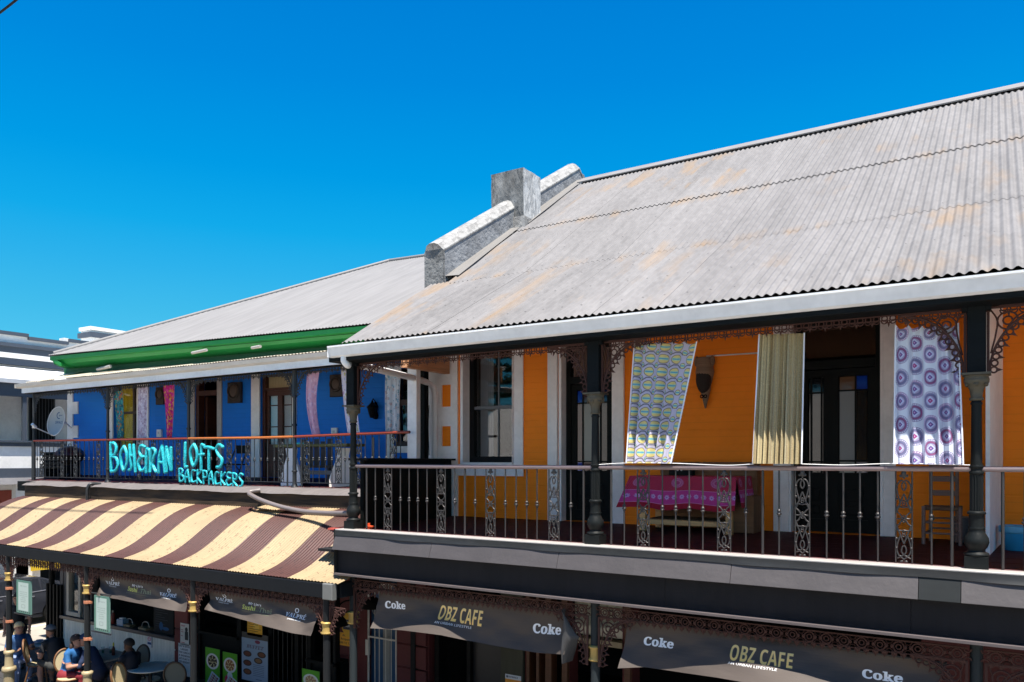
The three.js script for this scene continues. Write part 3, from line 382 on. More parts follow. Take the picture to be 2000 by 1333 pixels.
{ const hs = [[bw.win, 5.2, 7.05], [bw.door, bfl, 7.0], [bw.fd, bfl, 7.05], [bw.w2, yB(800, 872), 7.0]];
  MR('wall', extr(rectPts(bx0, -9.12, 4.2, BT), .3, -WW - .3, hs.map(([h, a, b]) => rectPts(h.x0, h.x1, a + (a === bfl ? .001 : 0), b))), mBlue, bh);
  MR('side_wall', [box(bx0, bx0 + .3, .1, BT, -24, -WW - .301)], mWhite, bh);
  MR('rear_wall', [box(bx0, -9.12, 0, BT, -24.3, -24.01), box(bx0 + .3, -9.12, BT - .1, BT, -24, -WW - .3), box(bx0 + .3, -9.12, 4.1, 4.2, -24, -WW - .3), box(bx0 + .3, -9.12, 4.2, BT - .11, -15.7, -15.6)], mDarkIn, bh);
  // corner quoins
  const ys = [[770, 790], [801, 825], [846, 870], [890, 915]]; const w = WW - .03, xa = XR(131, w) - .005, xb = XR(141, w), xc = XR(151, w);
  MR('quoin', box(xa, xb, 4.3, BT - .02, -WW, -w), mWhite, bh); let yk = BT - .06; for (let i = 0; i < 5; i++) { MR('quoin', box(xb + .001, xc, yk - .34, yk, -WW, -w), mWhite, bh); yk -= .66; }
  // trims
  MR('window_trim', [box(XR(213, w), bw.win.x0, 4.9, 7.1, -WW, -w), box(bw.win.x1, XR(289, w), 4.9, 7.1, -WW, -w)], mWhite, bh);
  MR('door_trim', [box(XR(371, w), bw.door.x0, bfl, 7.1, -WW, -w), box(bw.door.x1, XR(432, w), bfl, 7.1, -WW, -w)], mat(.5, .46, .44, .7, gr()), bh);
  MR('french_door_trim', [box(XR(490, w), bw.fd.x0, bfl, 7.1, -WW, -w), box(bw.fd.x1, XR(578, w), bfl, 7.1, -WW, -w)], mWhite, bh);
  MR('window_trim', [box(XR(754, w), bw.w2.x0, 4.7, 7.1, -WW, -w), box(bw.w2.x0, bw.w2.x1, yB(800, 885), yB(800, 872), -WW, -w + .02)], mWhite, bh);
  // yellow-curtained window
  const z = -WW - .1; let { x0, x1 } = bw.win; const xm = x0 + (x1 - x0) * .72;
  const wn = MR('window', [box(x0, x0 + .06, 5.2, 7.05, z - .06, z), box(x1 - .06, x1, 5.2, 7.05, z - .06, z), box(xm - .04, xm + .03, 5.2, 7.05, z - .06, z + .01), box(x0 + .06, x1 - .06, yB(250, 806) - .03, yB(250, 806) + .03, z - .06, z + .011), box(x0, x1, 5.2, 5.27, z - .05, z + .05)], mat(.06, .04, .03, .6), bh);
  MR('pane', box(x0 + .05, x1 - .05, 5.25, 7.05, z - .04, z - .036), mGlass, wn); MR('yellow_curtain', grid(40, 1, (u, v) => [x0 + .05 + u * (x1 - x0 - .1), 5.22 + v * 1.8, z - .1 + .02 * Math.sin(u * 34), u, v]), mat(.8, .56, .01, .8, { map: streakT }), bh);
  // dark open door
  ({ x0, x1 } = bw.door); MR('door_frame', [box(x0, x0 + .1, bfl, 7.0, -WW - .2, -WW - .02), box(x1 - .05, x1, bfl, 7.0, -WW - .2, -WW - .02), box(x0 + .1, x1 - .05, 6.62, 6.74, -WW - .2, -WW - .02)], mBrownWood, bh);
  MR('open_door', box(x0 + .13, x0 + .2, bfl + .01, 6.6, -WW - .9, -WW - .2), mBrownWood, bh);
  // french door with net curtains
  ({ x0, x1 } = bw.fd); const zf = -WW - .12, xm2 = (x0 + x1) / 2, g0 = yB(540, 868), g1 = yB(540, 772);
  const fd = MR('french_door', [box(x0, x0 + .09, bfl, 7.05, zf - .08, zf + .05), box(x1 - .09, x1, bfl, 7.05, zf - .08, zf + .05), box(x0 + .09, x1 - .09, yB(540, 762), yB(540, 757), zf - .08, zf + .05), box(x0 + .09, x1 - .09, bfl, g0, zf - .06, zf), box(x0 + .09, x1 - .09, g1, yB(540, 762) - .002, zf - .06, zf), box(xm2 - .07, xm2 + .07, g0, g1, zf - .06, zf + .01), box(x0 + .09, x0 + .16, g0, g1, zf - .06, zf), box(x1 - .16, x1 - .09, g0, g1, zf - .06, zf), box(x0 + .09, x1 - .09, 6.99, 7.05, zf - .06, zf),
    ...[.36, .8].map(t => box(x0 + .16, x1 - .16, g0 + (g1 - g0) * t - .012, g0 + (g1 - g0) * t + .012, zf - .05, zf - .01)), cbox(x0 + .2, xm2 - .1, bfl + .12, g0 - .12, zf, zf + .015), cbox(xm2 + .1, x1 - .2, bfl + .12, g0 - .12, zf, zf + .015)], mBrownWood, bh);
  MR('pane', [box(x0 + .16, xm2 - .07, g0, g1, zf - .034, zf - .03), box(xm2 + .07, x1 - .16, g0, g1, zf - .034, zf - .03)], mGlass, fd);
  MR('net_curtain', [grid(30, 1, (u, v) => [x0 + .14 + u * .3, g0 + v * (g1 - g0), zf - .09 + .012 * Math.sin(u * 40), u, v]), grid(30, 1, (u, v) => [xm2 + .05 + u * .3, g0 + v * (g1 - g0), zf - .09 + .012 * Math.sin(u * 40), u, v])], mat(.7, .72, .7, .9), fd);
  MR('transom_curtain', grid(40, 1, (u, v) => [x0 + .09 + u * (x1 - x0 - .18), yB(540, 757) + v * .42, zf - .07 + .012 * Math.sin(u * 60), u, v]), mat(.5, .4, .22, .9), fd);
  // window behind the pale curtain
  ({ x0, x1 } = bw.w2); const zb = -WW - .12, a0 = yB(800, 872), am = yB(800, 785); const w2 = MR('window', [box(x0, x0 + .07, a0, 7, zb - .06, zb), box(x1 - .07, x1, a0, 7, zb - .06, zb), box(x0 + .07, x1 - .07, am - .06, am + .06, zb - .06, zb + .01), box(x0, x1, a0, a0 + .1, zb - .06, zb + .06)], mat(.05, .022, .018, .5, gr()), bh);
  MR('pane', [box(x0 + .07, x1 - .07, a0 + .1, am - .06, zb - .034, zb - .03), box(x0 + .07, x1 - .07, am + .06, 6.98, zb - .044, zb - .04)], mGlass, w2); MR('drape', grid(50, 1, (u, v) => [x0 + .1 + u * (x1 - x0 - .2), a0 + .05 + v * (am - a0), zb - .15 + .03 * Math.sin(u * 44), u, v]), mat(.22, .2, .23, .9), w2);
  MR('interior_floor', box(bx0 + .3, -9.12, 4.55, 4.6, -15.6, -WW - .001), mDeck, bh);
}
// right-hand screen post between the two balconies
M('screen_post', cbox(X(800, 10.75), X(818, 10.75), BFL, 7.0, -10.8, -10.68, .008), mWhite, bh); M('screen_panel', [box(X(819, 11.2), X(833, 11.2), BFL, 7.0, -11.26, -11.2), box(X(822, 11.17), X(829, 11.17), BFL, 7.0, -11.2, -11.17)], mBlackDoor, bh);
// green eaves and frieze boards
{ const e0 = PR(99, 697, 11.05), yT = e0.y, xL = e0.x, xr = -8.6;
  MR('green_frieze', [box(bx0 + .001, xr, 7.3, yT - .1, -WW, -WW + .06), box(bx0 - .06, bx0, 7.3, yT - .1, -24, -WW + .06)], mGreenD, bh);
  MR('green_gutter', [run([[-11.02, yT], [-11.02, yT - .1], [-11.1, yT - .12], [-11.14, yT - .2], [-11.32, yT - .26], [-11.5, yT - .28], [-11.5, yT - .2], [-11.12, yT - .12], [-11.06, yT - .02]], xL, xr), runZ([[xL, yT], [xL + .001, yT - .1], [xL + .09, yT - .12], [xL + .4, yT - .28], [xL + .46, yT - .28], [xL + .46, yT - .2], [xL + .1, yT - .02]], -24, -11.03)], mGreen, bh);
  MR('soffit', [box(xL + .1, xr, yT - .2, yT - .17, -WW - .01, -11.15)], mGreenD, bh);
  MR('bracket_light', [bar(PR(375, 690, 11.0), PR(403, 684, 10.85), .035, 8), bar(PR(492, 680, 11.0), PR(508, 677, 10.85), .035, 8), bar(PR(190, 722, 11.2), PR(215, 716, 11.1), .045, 8)], mZinc, bh);
  // hipped corrugated roof
  const ap = PR(760, 511, 18.7), xA = ap.x, yE = yT + .03, wE = 10.98, yR = ap.y; const tot = Math.hypot(18.7 - wE, yR - yE), hx = xL - .02;
  const mRoof2 = mat(.23, .224, .222, .6, { map: streakT }); const rf = MR('roof', [run([[-11.1, yE - .08], [-18.7, yR - .15], [-26.4, yE - .08], [-26.4, yE - .12], [-18.7, yR - .25], [-11.1, yE - .16]], xA, -7.9)], mBlack, bh);
  for (let x = hx; x < -8.1; x += .81) MR('roof_sheet', corrugated(x, Math.min(x + .815, -8.0), [[wE, yE], [18.7, yR]], { amp: .009, lift: rr(0, .004), lift2: 0, uv: (x, s) => [x, s * .3], clip: q => (q < xA ? (q - hx) / (xA - hx) * tot : tot) }), mRoof2, rf);
  MR('hip_sheet', [(() => { const g = new THREE.BufferGeometry(); g.setAttribute('position', new THREE.Float32BufferAttribute([hx, yE, -wE, hx, yE, -26.4, xA, yR, -18.7, hx, yE, -26.4, -7.9, yE, -26.4, xA, yR - .01, -18.7, -7.9, yE, -26.4, -7.9, yR - .01, -18.7, xA, yR - .01, -18.7], 3)); return g; })()], mRoof2, rf);
  MR('ridge_cap', [bar(V(hx + .1, yE + .06, -wE - .1), V(xA, yR + .03, -18.7), .055, 8), bar(V(xA, yR + .03, -18.7), V(-8.0, yR + .03, -18.7), .055, 8)], mRoof2, rf);
}
// lean-to veranda roof, gutter, white board
const GX0 = X(40, 10.2);
{ const yG = Yh(-.1035, 10.2), yt = 7.45, mCream = mat(.5, .45, .35, .6, { map: streakT }); const vr = M('veranda_roof', [run([[-10.3, yG - .1], [-12.2, yt - .06], [-12.2, yt - .1], [-10.3, yG - .16]], GX0 + .5, -8.9)], mCeil, bh);
  const xt = bx0 - .02; for (let i = 0; i < 13; i++) { const u0 = i / 13, u1 = (i + 1) / 13; const xb0 = GX0 + .45 + (-8.85 - GX0 - .45) * u0, xb1 = GX0 + .45 + (-8.85 - GX0 - .45) * u1; M('roof_sheet', corrugated(xb0, xb1 + .004, [[10.1, yG + .015], [WW + .05 + TA * (xb1 + 22), yt]], { amp: .01, lift: rr(.004, .02) }), mCream, vr); }
  M('hip_sheet', (() => { const g = new THREE.BufferGeometry(), a = GX0 + .45; g.setAttribute('position', new THREE.Float32BufferAttribute([a, yG - .005, -10.2, a, yt + .004, -WW, xt, yt, -WW, a, yG - .005, -10.2, xt, yt, -WW, xt - .1, yG, -10.9], 3)); return g; })(), mCream, vr);
  const yb = Yh(-.0985, 10.15); M('gutter', [run([[-10.24, yb], [-10.14, yb], [-10.08, yb + .03], [-10.05, yG], [-10.07, yG], [-10.1, yb + .04], [-10.14, yb + .02], [-10.24, yb + .02]], GX0, -8.7), box(GX0 - .006, GX0, yb, yG, -10.24, -10.05)], mat(.7, .66, .6, .5, gr()), bh);
  const y0 = Yh(-.0905, 10.3); let x = X(53, 10.3); for (const p of [115, 250, 400, 530, 760]) { const c = X(p, 10.3); M('fascia_board', box(x + .001, c - .002, y0, yb - .002, -10.2, -10.155), mWhiteP, bh); x = c; }
  M('beam', box(X(53, BF), -8.9, y0 + .01, y0 + .14, -BF - .07, -BF + .07), mBeam, bh);
}
const bcol = [65, 210, 368, 575].map(p => X(p, BF)); bcol.push(-8.5);
{ const y0 = Yh(-.0905, 10.3) + .01; for (let i = 0; i < 4; i++) M('frieze', friezeRow(friezeUnit, .15, bcol[i] + .05, Math.min(bcol[i + 1] - .05, -8.7), y0, -BF), mIron, bh);
  const prof = lathe([[.075, 0], [.075, .02], [.05, .05], [.04, .1], [.04, .3], [.055, .31], [.055, .33], [.038, .34], [.036, 1.2], [.05, 1.21], [.05, 1.24], [.034, 1.25], [.032, 1.75], [.05, 1.77], [.055, 1.8], [.032, 1.83], [.032, y0 - BFL]], 14);
  const br = bracket(.42, .5, 1), bl = bracket(.42, .5, -1); bcol.slice(0, 4).forEach((x, i) => { I('column', i ? prof : lathe([[.05, 0], [.05, 1.02], [.03, 1.06], [.03, y0 - BFL]], 12), mIron, bh, [x, BFL, -BF]); I('bracket', br, mIron, bh, [x + .03, y0, -BF]); if (i) I('bracket', bl, mIron, bh, [x - .03, y0, -BF]); });
  // railing
  const ry = [[66, 861.5], [210, 859.5], [368, 857], [500, 855.5], [575, 853.5], [690, 848.5], [800, 844.5]].map(([a, b]) => P(a, b, BF - .01)); const rr0 = tube(ry.slice(0, 3), .026, 14, 8), rr1 = tube(ry.slice(2, 5), .028, 12, 8), rr2 = tube(ry.slice(4), .026, 14, 8);
  const rl = M('handrail', rr0, mRedRail, bh); M('handrail', rr2, mRedRail, bh); M('orange_handrail', rr1, mOrangeRail, rl, { label: 'brighter orange length of handrail' }); M('bottom_rail', tube(ry.map(p => V(p.x, BFL + .1, p.z)), .009, 30, 5), mIron, rl);
  const cv = x => { let k = 0; while (k < ry.length - 2 && ry[k + 1].x < x) k++; const t = (x - ry[k].x) / (ry[k + 1].x - ry[k].x); return ry[k].y + (ry[k + 1].y - ry[k].y) * t; };
  const H = .86, kb = knobBar(H, .0085), sp = scrollPanel(H, .15), pat = 'kpkkkkpkkpkkkkpk'; const lim = X(797, BF);
  for (let i = 0; i < 5; i++) { const a = bcol[i] + .1, b = Math.min(bcol[i + 1] ?? lim, lim) - .08; if (i === 4) break; for (let j = 0; j < 16; j++) { const x = a + (j + .5) / 16 * (b - a); if (x > lim) break; const s = (cv(x) - BFL - .1) / H; const q = I(pat[j] === 'p' ? 'scroll_panel' : 'baluster', pat[j] === 'p' ? sp : kb, mIron, rl, [x, BFL + .1, -BF + .01]); q.scale.y = s; } }
  for (const p of [562, 590, 730]) I('railing_post', bar(V(0, 0, 0), V(0, .95, 0), .016, 8), mIron, rl, [X(p, BF), BFL, -BF + .01]);
}
// balcony slab: red stoep floor, tarred ledge, dark timber front
{ const xl = X(48, 10.05); const sl = M('balcony_slab', [box(bx0, -8.65, 4.2, BFL - .02, -WW, -10.3)], mBeam, bh); M('stoep_floor', grid(1, 1, (u, v) => { const x = v ? bx0 : bcol[0] - .3; return [x + (-8.62 - x) * u, v ? 4.6 : 4.475, v ? -WW - TA * (x + (-8.62 - x) * u + 22) + .01 : -10.36, u * 13, v * 2]; }), mDeck, sl);
  M('floor_side', box(xl, xl + .4, 4.15, BFL - .03, -WW, -10.1), mFascia, sl);
  M('tarred_ledge', grid(160, 5, (u, v) => { const x = xl + (-8.7 - xl) * u, n = (fbm(x * 1.3 + 50, v * 2, 512, 5, 3) - .5); return [x, BFL + .012 - v * .075 + n * .05 * v - .5 * Math.max(0, v - .8) * .35, -10.42 + v * .45 + n * .03, x, v * .4]; }), mat(.17, .15, .147, .75, { map: streakT, bumpMap: bumpT, bumpScale: .012 }), bh);
  const yb = Yh(.05, 10.05); let x = xl + .05; for (const c of [-17.7, -14.6, -12.2, -8.7]) { M('front_board', [box(x, c - .004, yb - .03, 4.38, -10.2, -10.02)], mat(.1, .06, .03, .8, { map: tex(512, 128, (u, v) => .15 + .9 * Math.max(0, fbm(u * 5, v * 7, 5, 141, 4) - .3) * (1.4 - v), .35, 2.2), bumpMap: woodT, bumpScale: .01 }), bh); x = c; }
  const pa = P(170, 945, 9.92); M('strap', [tube([V(pa.x + .08, 4.44, -10.2), V(pa.x + .02, 4.44, -9.97), V(pa.x, 4.36, -9.93), V(pa.x - .02, 4.02, -9.93)], .035, 20, 8)], mIron, bh); }
// brown waste pipe sagging over the awning
M('waste_pipe', tube([P(508, 958, 9.96), P(486, 962, 9.8), P(498, 972, 9.7), P(540, 988, 9.6), P(590, 999, 9.5), P(640, 1003, 9.3), P(690, 1003, 9.0)], .042, 40, 10), mat(.2, .17, .165, .4, gr()), bh);
// striped ogee awning
const AW = [], A0 = [10.0, Yh(.0485, 10.0)], A1 = [8.06, Yh(.1175, 8.06)];
for (let i = 0; i <= 16; i++) { const t = i / 16; AW.push([A1[0] + (A0[0] - A1[0]) * t, A1[1] + (A0[1] - A1[1]) * (t - .085 * Math.sin(t * Math.PI * 2))]); }
{ const awT = tex(512, 512, (u, v) => { const n = fbm(u * 30, v * 3, 30, 181, 4), m = fbm(u * 5, v * 5, 5, 185, 4), k = fbm(u * 60, v * 60, 60, 187, 2); return .66 + .24 * n + .22 * m - (k > .74 ? .3 : 0); }, .4, .4); const mCr = mat(.37, .275, .155, .6, { map: awT }), mBr = mat(.075, .028, .022, .5, { map: awT, bumpMap: bumpT, bumpScale: .001 });
  const aw = M('awning', run([...AW.map(([w, y]) => [-w, y - .03]), ...AW.slice().reverse().map(([w, y]) => [-w, y - .05])], X(45, 10) + .03, -8.3), mBlack, bh);
  for (let k = -3; k < 7; k++) { const a = Math.max(X(45, 10), -17.7 + k * 1.435), m = a > -17.7 + k * 1.435 + .1 ? -17.7 + k * 1.435 + .79 : a + .79, e = -17.7 + (k + 1) * 1.435; if (m > a) M('awning_sheet', corrugated(a, Math.min(m, -8.28) + .003, AW, { pitch: .069, amp: .008, seg: 5, lift: rr(0, .004), lift2: rr(0, .004) }), mCr, aw); if (e < -8.3 && e > a) M('awning_sheet', corrugated(Math.max(a, m), e + .003, AW, { pitch: .069, amp: .008, seg: 5, lift: rr(0, .004), lift2: rr(0, .004) }), mBr, aw); }
  M('awning_sheet', corrugated(-8.28, -8.02, AW.slice(0, 12), { pitch: .069, amp: .008, seg: 5 }), mCr, aw);
  for (let k = 0; k < 4; k++) M('awning_top_sheet', corrugated(X(500 + k * 48, 9.8), X(552 + k * 48, 9.8), [[9.7, A0[1] - .02], [10.0, A0[1] + .05]], { pitch: .069, amp: .009, seg: 5, lift: .02 }), k % 2 ? mBr : mCr, aw);
  const yb = A1[1]; M('awning_beam', [cbox(-22, -8.12, Yh(.1328, 8.06), yb - .02, -8.16, -8.03, .006), cbox(-8.2, -8.08, Yh(.1328, 8.06) + .002, yb - .022, -9, -8.17, .006)], dull(.009, .011, .014, .6, gr()), bh); M('beam_end', cbox(-8.29, -8.09, Yh(.1328, 8.06) - .012, yb - .01, -8.1, -8.0, .01), mat(.16, .165, .16, .6, gr()), bh);
  // posts with gilt collars
  const px = [17, 170, 378, 638].map(q => X(q, 8.1)); px.unshift(px[0] - 3.05); const yF = Yh(.1328, 8.06);
  const ring = lathe([[.045, -.09], [.085, -.09], [.09, -.07], [.068, -.055], [.066, .04], [.085, .06], [.087, .08], [.05, .085]], 16), foot = lathe([[.12, 0], [.12, .05], [.1, .08], [.1, .4], [.135, .42], [.14, .47], [.125, .52], [.082, .54], [.076, .78], [.098, .8], [.1, .85], [.05, .87]], 18), clamp = merge([lathe([[.058, -.03], [.066, -.028], [.066, .028], [.058, .03]], 12), box(.05, .14, -.02, .02, -.02, .02)]);
  for (const x of px) { const c = M('awning_post', bar(V(x, .12, -8.1), V(x, yF, -8.1), .057, 14, .052), dull(.016, .018, .02, .45, gr()), bh); I('gilt_ring', ring, mGold, c, [x, 2.55, -8.1]); I('gilt_foot', foot, mat(.42, .335, .19, .55, { map: grimeT, metalness: .1, bumpMap: bumpT, bumpScale: .004 }), c, [x, .12, -8.1]); }
  for (const q of [px[1], px[2]]) { I('clamp', clamp, mat(.55, .22, .12, .45, { metalness: .4 }), bh, [q, 2.3, -8.1]); I('clamp', clamp, mat(.55, .22, .12, .45, { metalness: .4 }), bh, [q, 1.6, -8.1]); }
  for (let k = 0; k < 4; k++) M('deep_frieze', friezeRow(deepUnit, .17, px[k] + .06, px[k + 1] - .06, yF, -8.1), mIronBrown, bh); M('deep_frieze', friezeRow(deepUnit, .17, px[4] + .06, -8.14, yF, -8.1), mIronBrown, bh);
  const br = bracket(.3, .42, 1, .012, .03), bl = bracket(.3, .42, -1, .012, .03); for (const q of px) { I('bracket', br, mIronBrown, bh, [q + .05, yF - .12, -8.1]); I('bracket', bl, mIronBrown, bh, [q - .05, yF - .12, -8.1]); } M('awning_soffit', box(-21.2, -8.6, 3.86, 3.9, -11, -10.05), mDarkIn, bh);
}
// ---- shopfront under the awning
const SW = 10.8;
{ const sx0 = X(118, SW), y = (px, py) => P(px, py, SW).y, xP0 = X(346, SW), xP1 = X(373, SW), ySill = y(250, 1226);
  M('shop_wall', [box(sx0, sx0 + .15, .12, 3.9, -14, -SW + .02), box(sx0 + .151, X(131, SW), ySill, 3.9, -SW - .15, -SW), box(X(161, SW), X(178, SW), ySill, 3.9, -SW - .15, -SW), box(X(131, SW), X(161, SW), 2.5, 3.9, -SW - .15, -SW), box(X(178, SW), X(652, SW), 2.75, 3.9, -SW - .15, -SW), box(sx0 + .15, xP0, .12, ySill - .08, -SW - .15, -SW - .03)], mat(.12, .115, .12, .7, gr()), bh);
  const wc = M('wainscot', box(sx0, xP0, .12, ySill - .1, -SW - .03, -SW), mat(.45, .44, .4, .7, gr()), bh); const mWc = mat(.95, .93, .84, .6, { map: streakT }); const nb = 42; for (let i = 0; i < nb; i++) { const a = sx0 + (xP0 - sx0) * i / nb, b = sx0 + (xP0 - sx0) * (i + 1) / nb; M('wainscot_board', cbox(a + .004, b - .004, .13, ySill - .1, -SW + .001, -SW + .022, .006), mWc, wc); }
  M('counter_sill', cbox(sx0, xP0, ySill - .09, ySill, -SW - .2, -SW + .09, .01), mat(.05, .05, .06, .35, gr()), bh);
  const wx0 = X(133, SW), wx1 = X(160, SW), wy0 = y(147, 1196), wy1 = y(147, 1118); const sw = M('shop_window', [box(wx0, wx0 + .1, wy0, wy1, -SW - .08, -SW + .05), box(wx1 - .1, wx1, wy0, wy1, -SW - .08, -SW + .05), box(wx0, wx1, wy0 - .1, wy0, -SW - .08, -SW + .06), box(wx0, wx1, wy1, wy1 + .1, -SW - .08, -SW + .05)], mat(.5, .46, .4, .6, gr()), bh); M('pane', box(wx0 + .1, wx1 - .1, wy0, wy1, -SW - .03, -SW - .026), mGlass, sw);
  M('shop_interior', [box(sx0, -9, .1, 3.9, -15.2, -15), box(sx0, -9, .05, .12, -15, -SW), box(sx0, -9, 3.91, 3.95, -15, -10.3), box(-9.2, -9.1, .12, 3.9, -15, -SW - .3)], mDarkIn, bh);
  const pr = M('red_pillar', cbox(xP0, xP1, .12, 3.3, -SW - .2, -SW + .06, .01), mMaroon, bh); for (let k = 0; k < 5; k++) M('rustic_block', cbox(xP0 + .01, xP1 - .01, .2 + k * .5, .67 + k * .5, -SW + .061, -SW + .085, .01), mat(.2, .03, .028, .6, gr()), pr);
  M('shop_partition', [[386, 390], [462, 470], [524, 530], [575, 582], [600, 606], [650, 655]].map(([a, b]) => box(X(a, SW), X(b, SW), .12, 2.75, -SW - .12, -SW)), mBlack, bh);
  for (const [a, b, y] of [[388, 466, 1.22], [600, 655, 1.06]]) M('shop_counter', [box(X(a, SW), X(b, SW), y - .06, y, -SW - .5, -SW + .06), box(X(a, SW), X(b, SW), .12, y - .061, -SW - .4, -SW - .05)], mBlack, bh);
  M('security_bar', [532, 541, 550, 559, 568, 588, 596].map(q => bar(V(X(q, SW), .12, -SW - .03), V(X(q, SW), 2.75, -SW - .03), .01, 6)), mIron, bh);
}
// ================= cloth, signs and small things =================
const A4 = (c, w) => c.map(([x, y]) => P(x, y, w));
// hanging cloth between four surveyed corners (top left, top right, bottom left, bottom right)
function cloth(name, label, group, corners, w, m, o = {}) {
  const [a, b] = A4(corners.slice(0, 2), w), [c, d] = A4(corners.slice(2), o.w2 || w), k = o.folds || 8, amp = o.amp || .03, ph = o.ph || 0, bow = o.bow || 0, gap = o.scallop || 0;
  const g = grid(90, 26, (u, v) => { const q = 1 - v, L = a.clone().lerp(c, q), Rr = b.clone().lerp(d, q), p = L.lerp(Rr, u + .012 * Math.sin(u * k * 5 + ph)); const f = Math.sin(u * k * Math.PI * 2 + ph + .7 * Math.sin(u * 9)) * .6 + Math.sin(u * k * 2.7 * Math.PI + 2 * ph) * .4; p.z += f * amp * (.45 + .55 * q) + (o.out || 0) * Math.sin(q * 2); p.x += bow * Math.sin(q * Math.PI) - .004 * f; p.y -= gap * Math.abs(Math.sin(u * 5 * Math.PI)) * Math.max(0, 1 - q * 8); return [p.x, p.y, p.z, u, v]; });
  const t = thing(name, label, 'curtain', [a.x, c.y, a.z], group); M('cloth', g, m, t); if (o.hem) { const e = o.hem; for (const [p, q] of [[a, c], [b, d]]) M('hem', tube([p.clone().add(V(0, 0, .02)), q.clone().add(V(0, 0, .03))], .008, 8, 5), e, t); } return t;
}
const clothMat = (t, o = {}) => new THREE.MeshPhysicalMaterial({ map: t, roughness: .95, side: THREE.DoubleSide, transmission: .18, thickness: 0, ...o });
const circ = (x, a, b, r, f, s, lw) => { x.beginPath(); x.ellipse(a, b, r[0] ?? r, r[1] ?? r, 0, 0, 7); if (f) { x.fillStyle = f; x.fill(); } if (s) { x.strokeStyle = s; x.lineWidth = lw || 3; x.stroke(); } };
const tBall = canvasTex(640, 1024, (x, w, h) => { x.fillStyle = '#c2bed4'; x.fillRect(0, 0, w, h); for (let i = 0; i < 10; i++) for (let j = -1; j < 11; j++) { const cx = i * 71 + 40, cy = j * 112 + (i % 2) * 56 + 40, big = i % 2 === 0; x.strokeStyle = '#6a6678'; x.lineWidth = 9; if (big) { x.beginPath(); x.moveTo(cx - 56, cy - 34); x.lineTo(cx - 20, cy - 64); x.lineTo(cx + 20, cy - 64); x.lineTo(cx + 56, cy - 34); x.stroke(); } circ(x, cx, cy, [big ? 42 : 24, big ? 38 : 22], '#e2cf86', '#6f685e', 5); const hw = big ? 36 : 19; x.fillStyle = '#b4d6b0'; x.fillRect(cx - hw, cy - 13, hw * 2, 25); x.fillStyle = '#5aa6c6'; x.fillRect(cx - hw, cy - 6, hw * 2, 11); } });
const tMand = canvasTex(640, 1024, (x, w, h) => { x.fillStyle = '#dfe5f0'; x.fillRect(0, 0, w, h); for (let i = 0; i < 5; i++) for (let j = -1; j < 7; j++) { const cx = i * 145 + 62, cy = j * 172 + (i % 2) * 86 + 50, alt = (i + j) % 3; circ(x, cx, cy, 68, alt ? '#8a80a4' : '#a27aa8'); for (let k = 0; k < 26; k++) { const a = k / 26 * 6.283; circ(x, cx + Math.cos(a) * 60, cy + Math.sin(a) * 60, 5, '#dfe3f3'); } circ(x, cx, cy, 50, alt === 1 ? '#93507e' : '#767ba0'); circ(x, cx, cy, 38, '#a9a2c4', '#6f5480', 4); x.save(); x.translate(cx, cy); x.rotate(Math.PI / 4); x.fillStyle = '#cbd3ec'; x.fillRect(-23, -23, 46, 46); x.fillStyle = alt === 2 ? '#9c3078' : '#6a4d94'; x.fillRect(-14, -14, 28, 28); x.fillStyle = '#d7a8cc'; x.fillRect(-5, -5, 10, 10); x.restore(); } });
const tGold = canvasTex(512, 512, (x, w, h) => { x.fillStyle = '#b5a57c'; x.fillRect(0, 0, w, h); for (let i = 0; i < 128; i++) { x.fillStyle = ['#cdbb8a', '#a08e66', '#e0cd98', '#a8a48a', '#8a7258'][Math.floor(rnd() * 5)]; x.globalAlpha = .55; x.fillRect(i * 4, 0, 1 + rnd() * 3, h); } x.globalAlpha = .5; for (let k = 0; k < 5000; k++) { x.fillStyle = rnd() < .5 ? '#7f7052' : '#e8dab2'; x.fillRect(rnd() * w, rnd() * h, 3, 2); } });
const floral = (bg, cols, n = 240) => canvasTex(256, 512, (x, w, h) => { x.fillStyle = bg; x.fillRect(0, 0, w, h); for (let k = 0; k < n; k++) { const a = rnd() * w, b = rnd() * h, r = 5 + rnd() * 12; x.fillStyle = cols[Math.floor(rnd() * cols.length)]; for (let i = 0; i < 5; i++) { const t = i * 1.257 + k; x.beginPath(); x.ellipse(a + Math.cos(t) * r * .6, b + Math.sin(t) * r * .6, r * .5, r * .3, t, 0, 7); x.fill(); } } });
const GOB = 'curtains on the orange balcony', GBB = 'curtains on the blue balcony', hemW = mat(.8, .82, .88, .9);
cloth('curtain', 'yellow, blue and grey patterned curtain blown askew beside the carved skull on the orange balcony', GOB, [[1241, 664], [1362, 668], [1225, 905], [1312, 906]], 8.56, clothMat(tBall), { w2: 8.34, folds: 5, amp: .05, hem: hemW, scallop: .03 });
cloth('curtain', 'gold and beige striped curtain hanging left of the double black doors', GOB, [[1484, 654], [1572, 651], [1472, 906], [1567, 907]], 8.56, clothMat(tGold), { w2: 8.34, folds: 9, amp: .05, ph: 1, hem: hemW });
cloth('curtain', 'white curtain with purple and magenta medallions beside the right column of the orange balcony', GOB, [[1750, 636], [1872, 632], [1747, 907], [1882, 908]], 8.56, clothMat(tMand), { w2: 8.34, folds: 6, amp: .045, ph: 2, hem: hemW, scallop: .04 });
for (const [pts, lb] of [[[P(1170, 908, 8.4), P(1225, 905, 8.36), P(1312, 905.5, 8.36), P(1424, 909.5, 8.42), P(1472, 907, 8.36)], 'thin white cord along the handrail between the middle column and the gold curtain'], [[P(1567, 907, 8.36), P(1650, 909, 8.4), P(1747, 906, 8.36), P(1895, 909, 8.36)], 'thin white cord along the handrail from the gold curtain to the right column']]) tag(M('cord', tube(pts, .0045, 30, 5), mWhite), lb, 'cord');
const wB = 10.52;
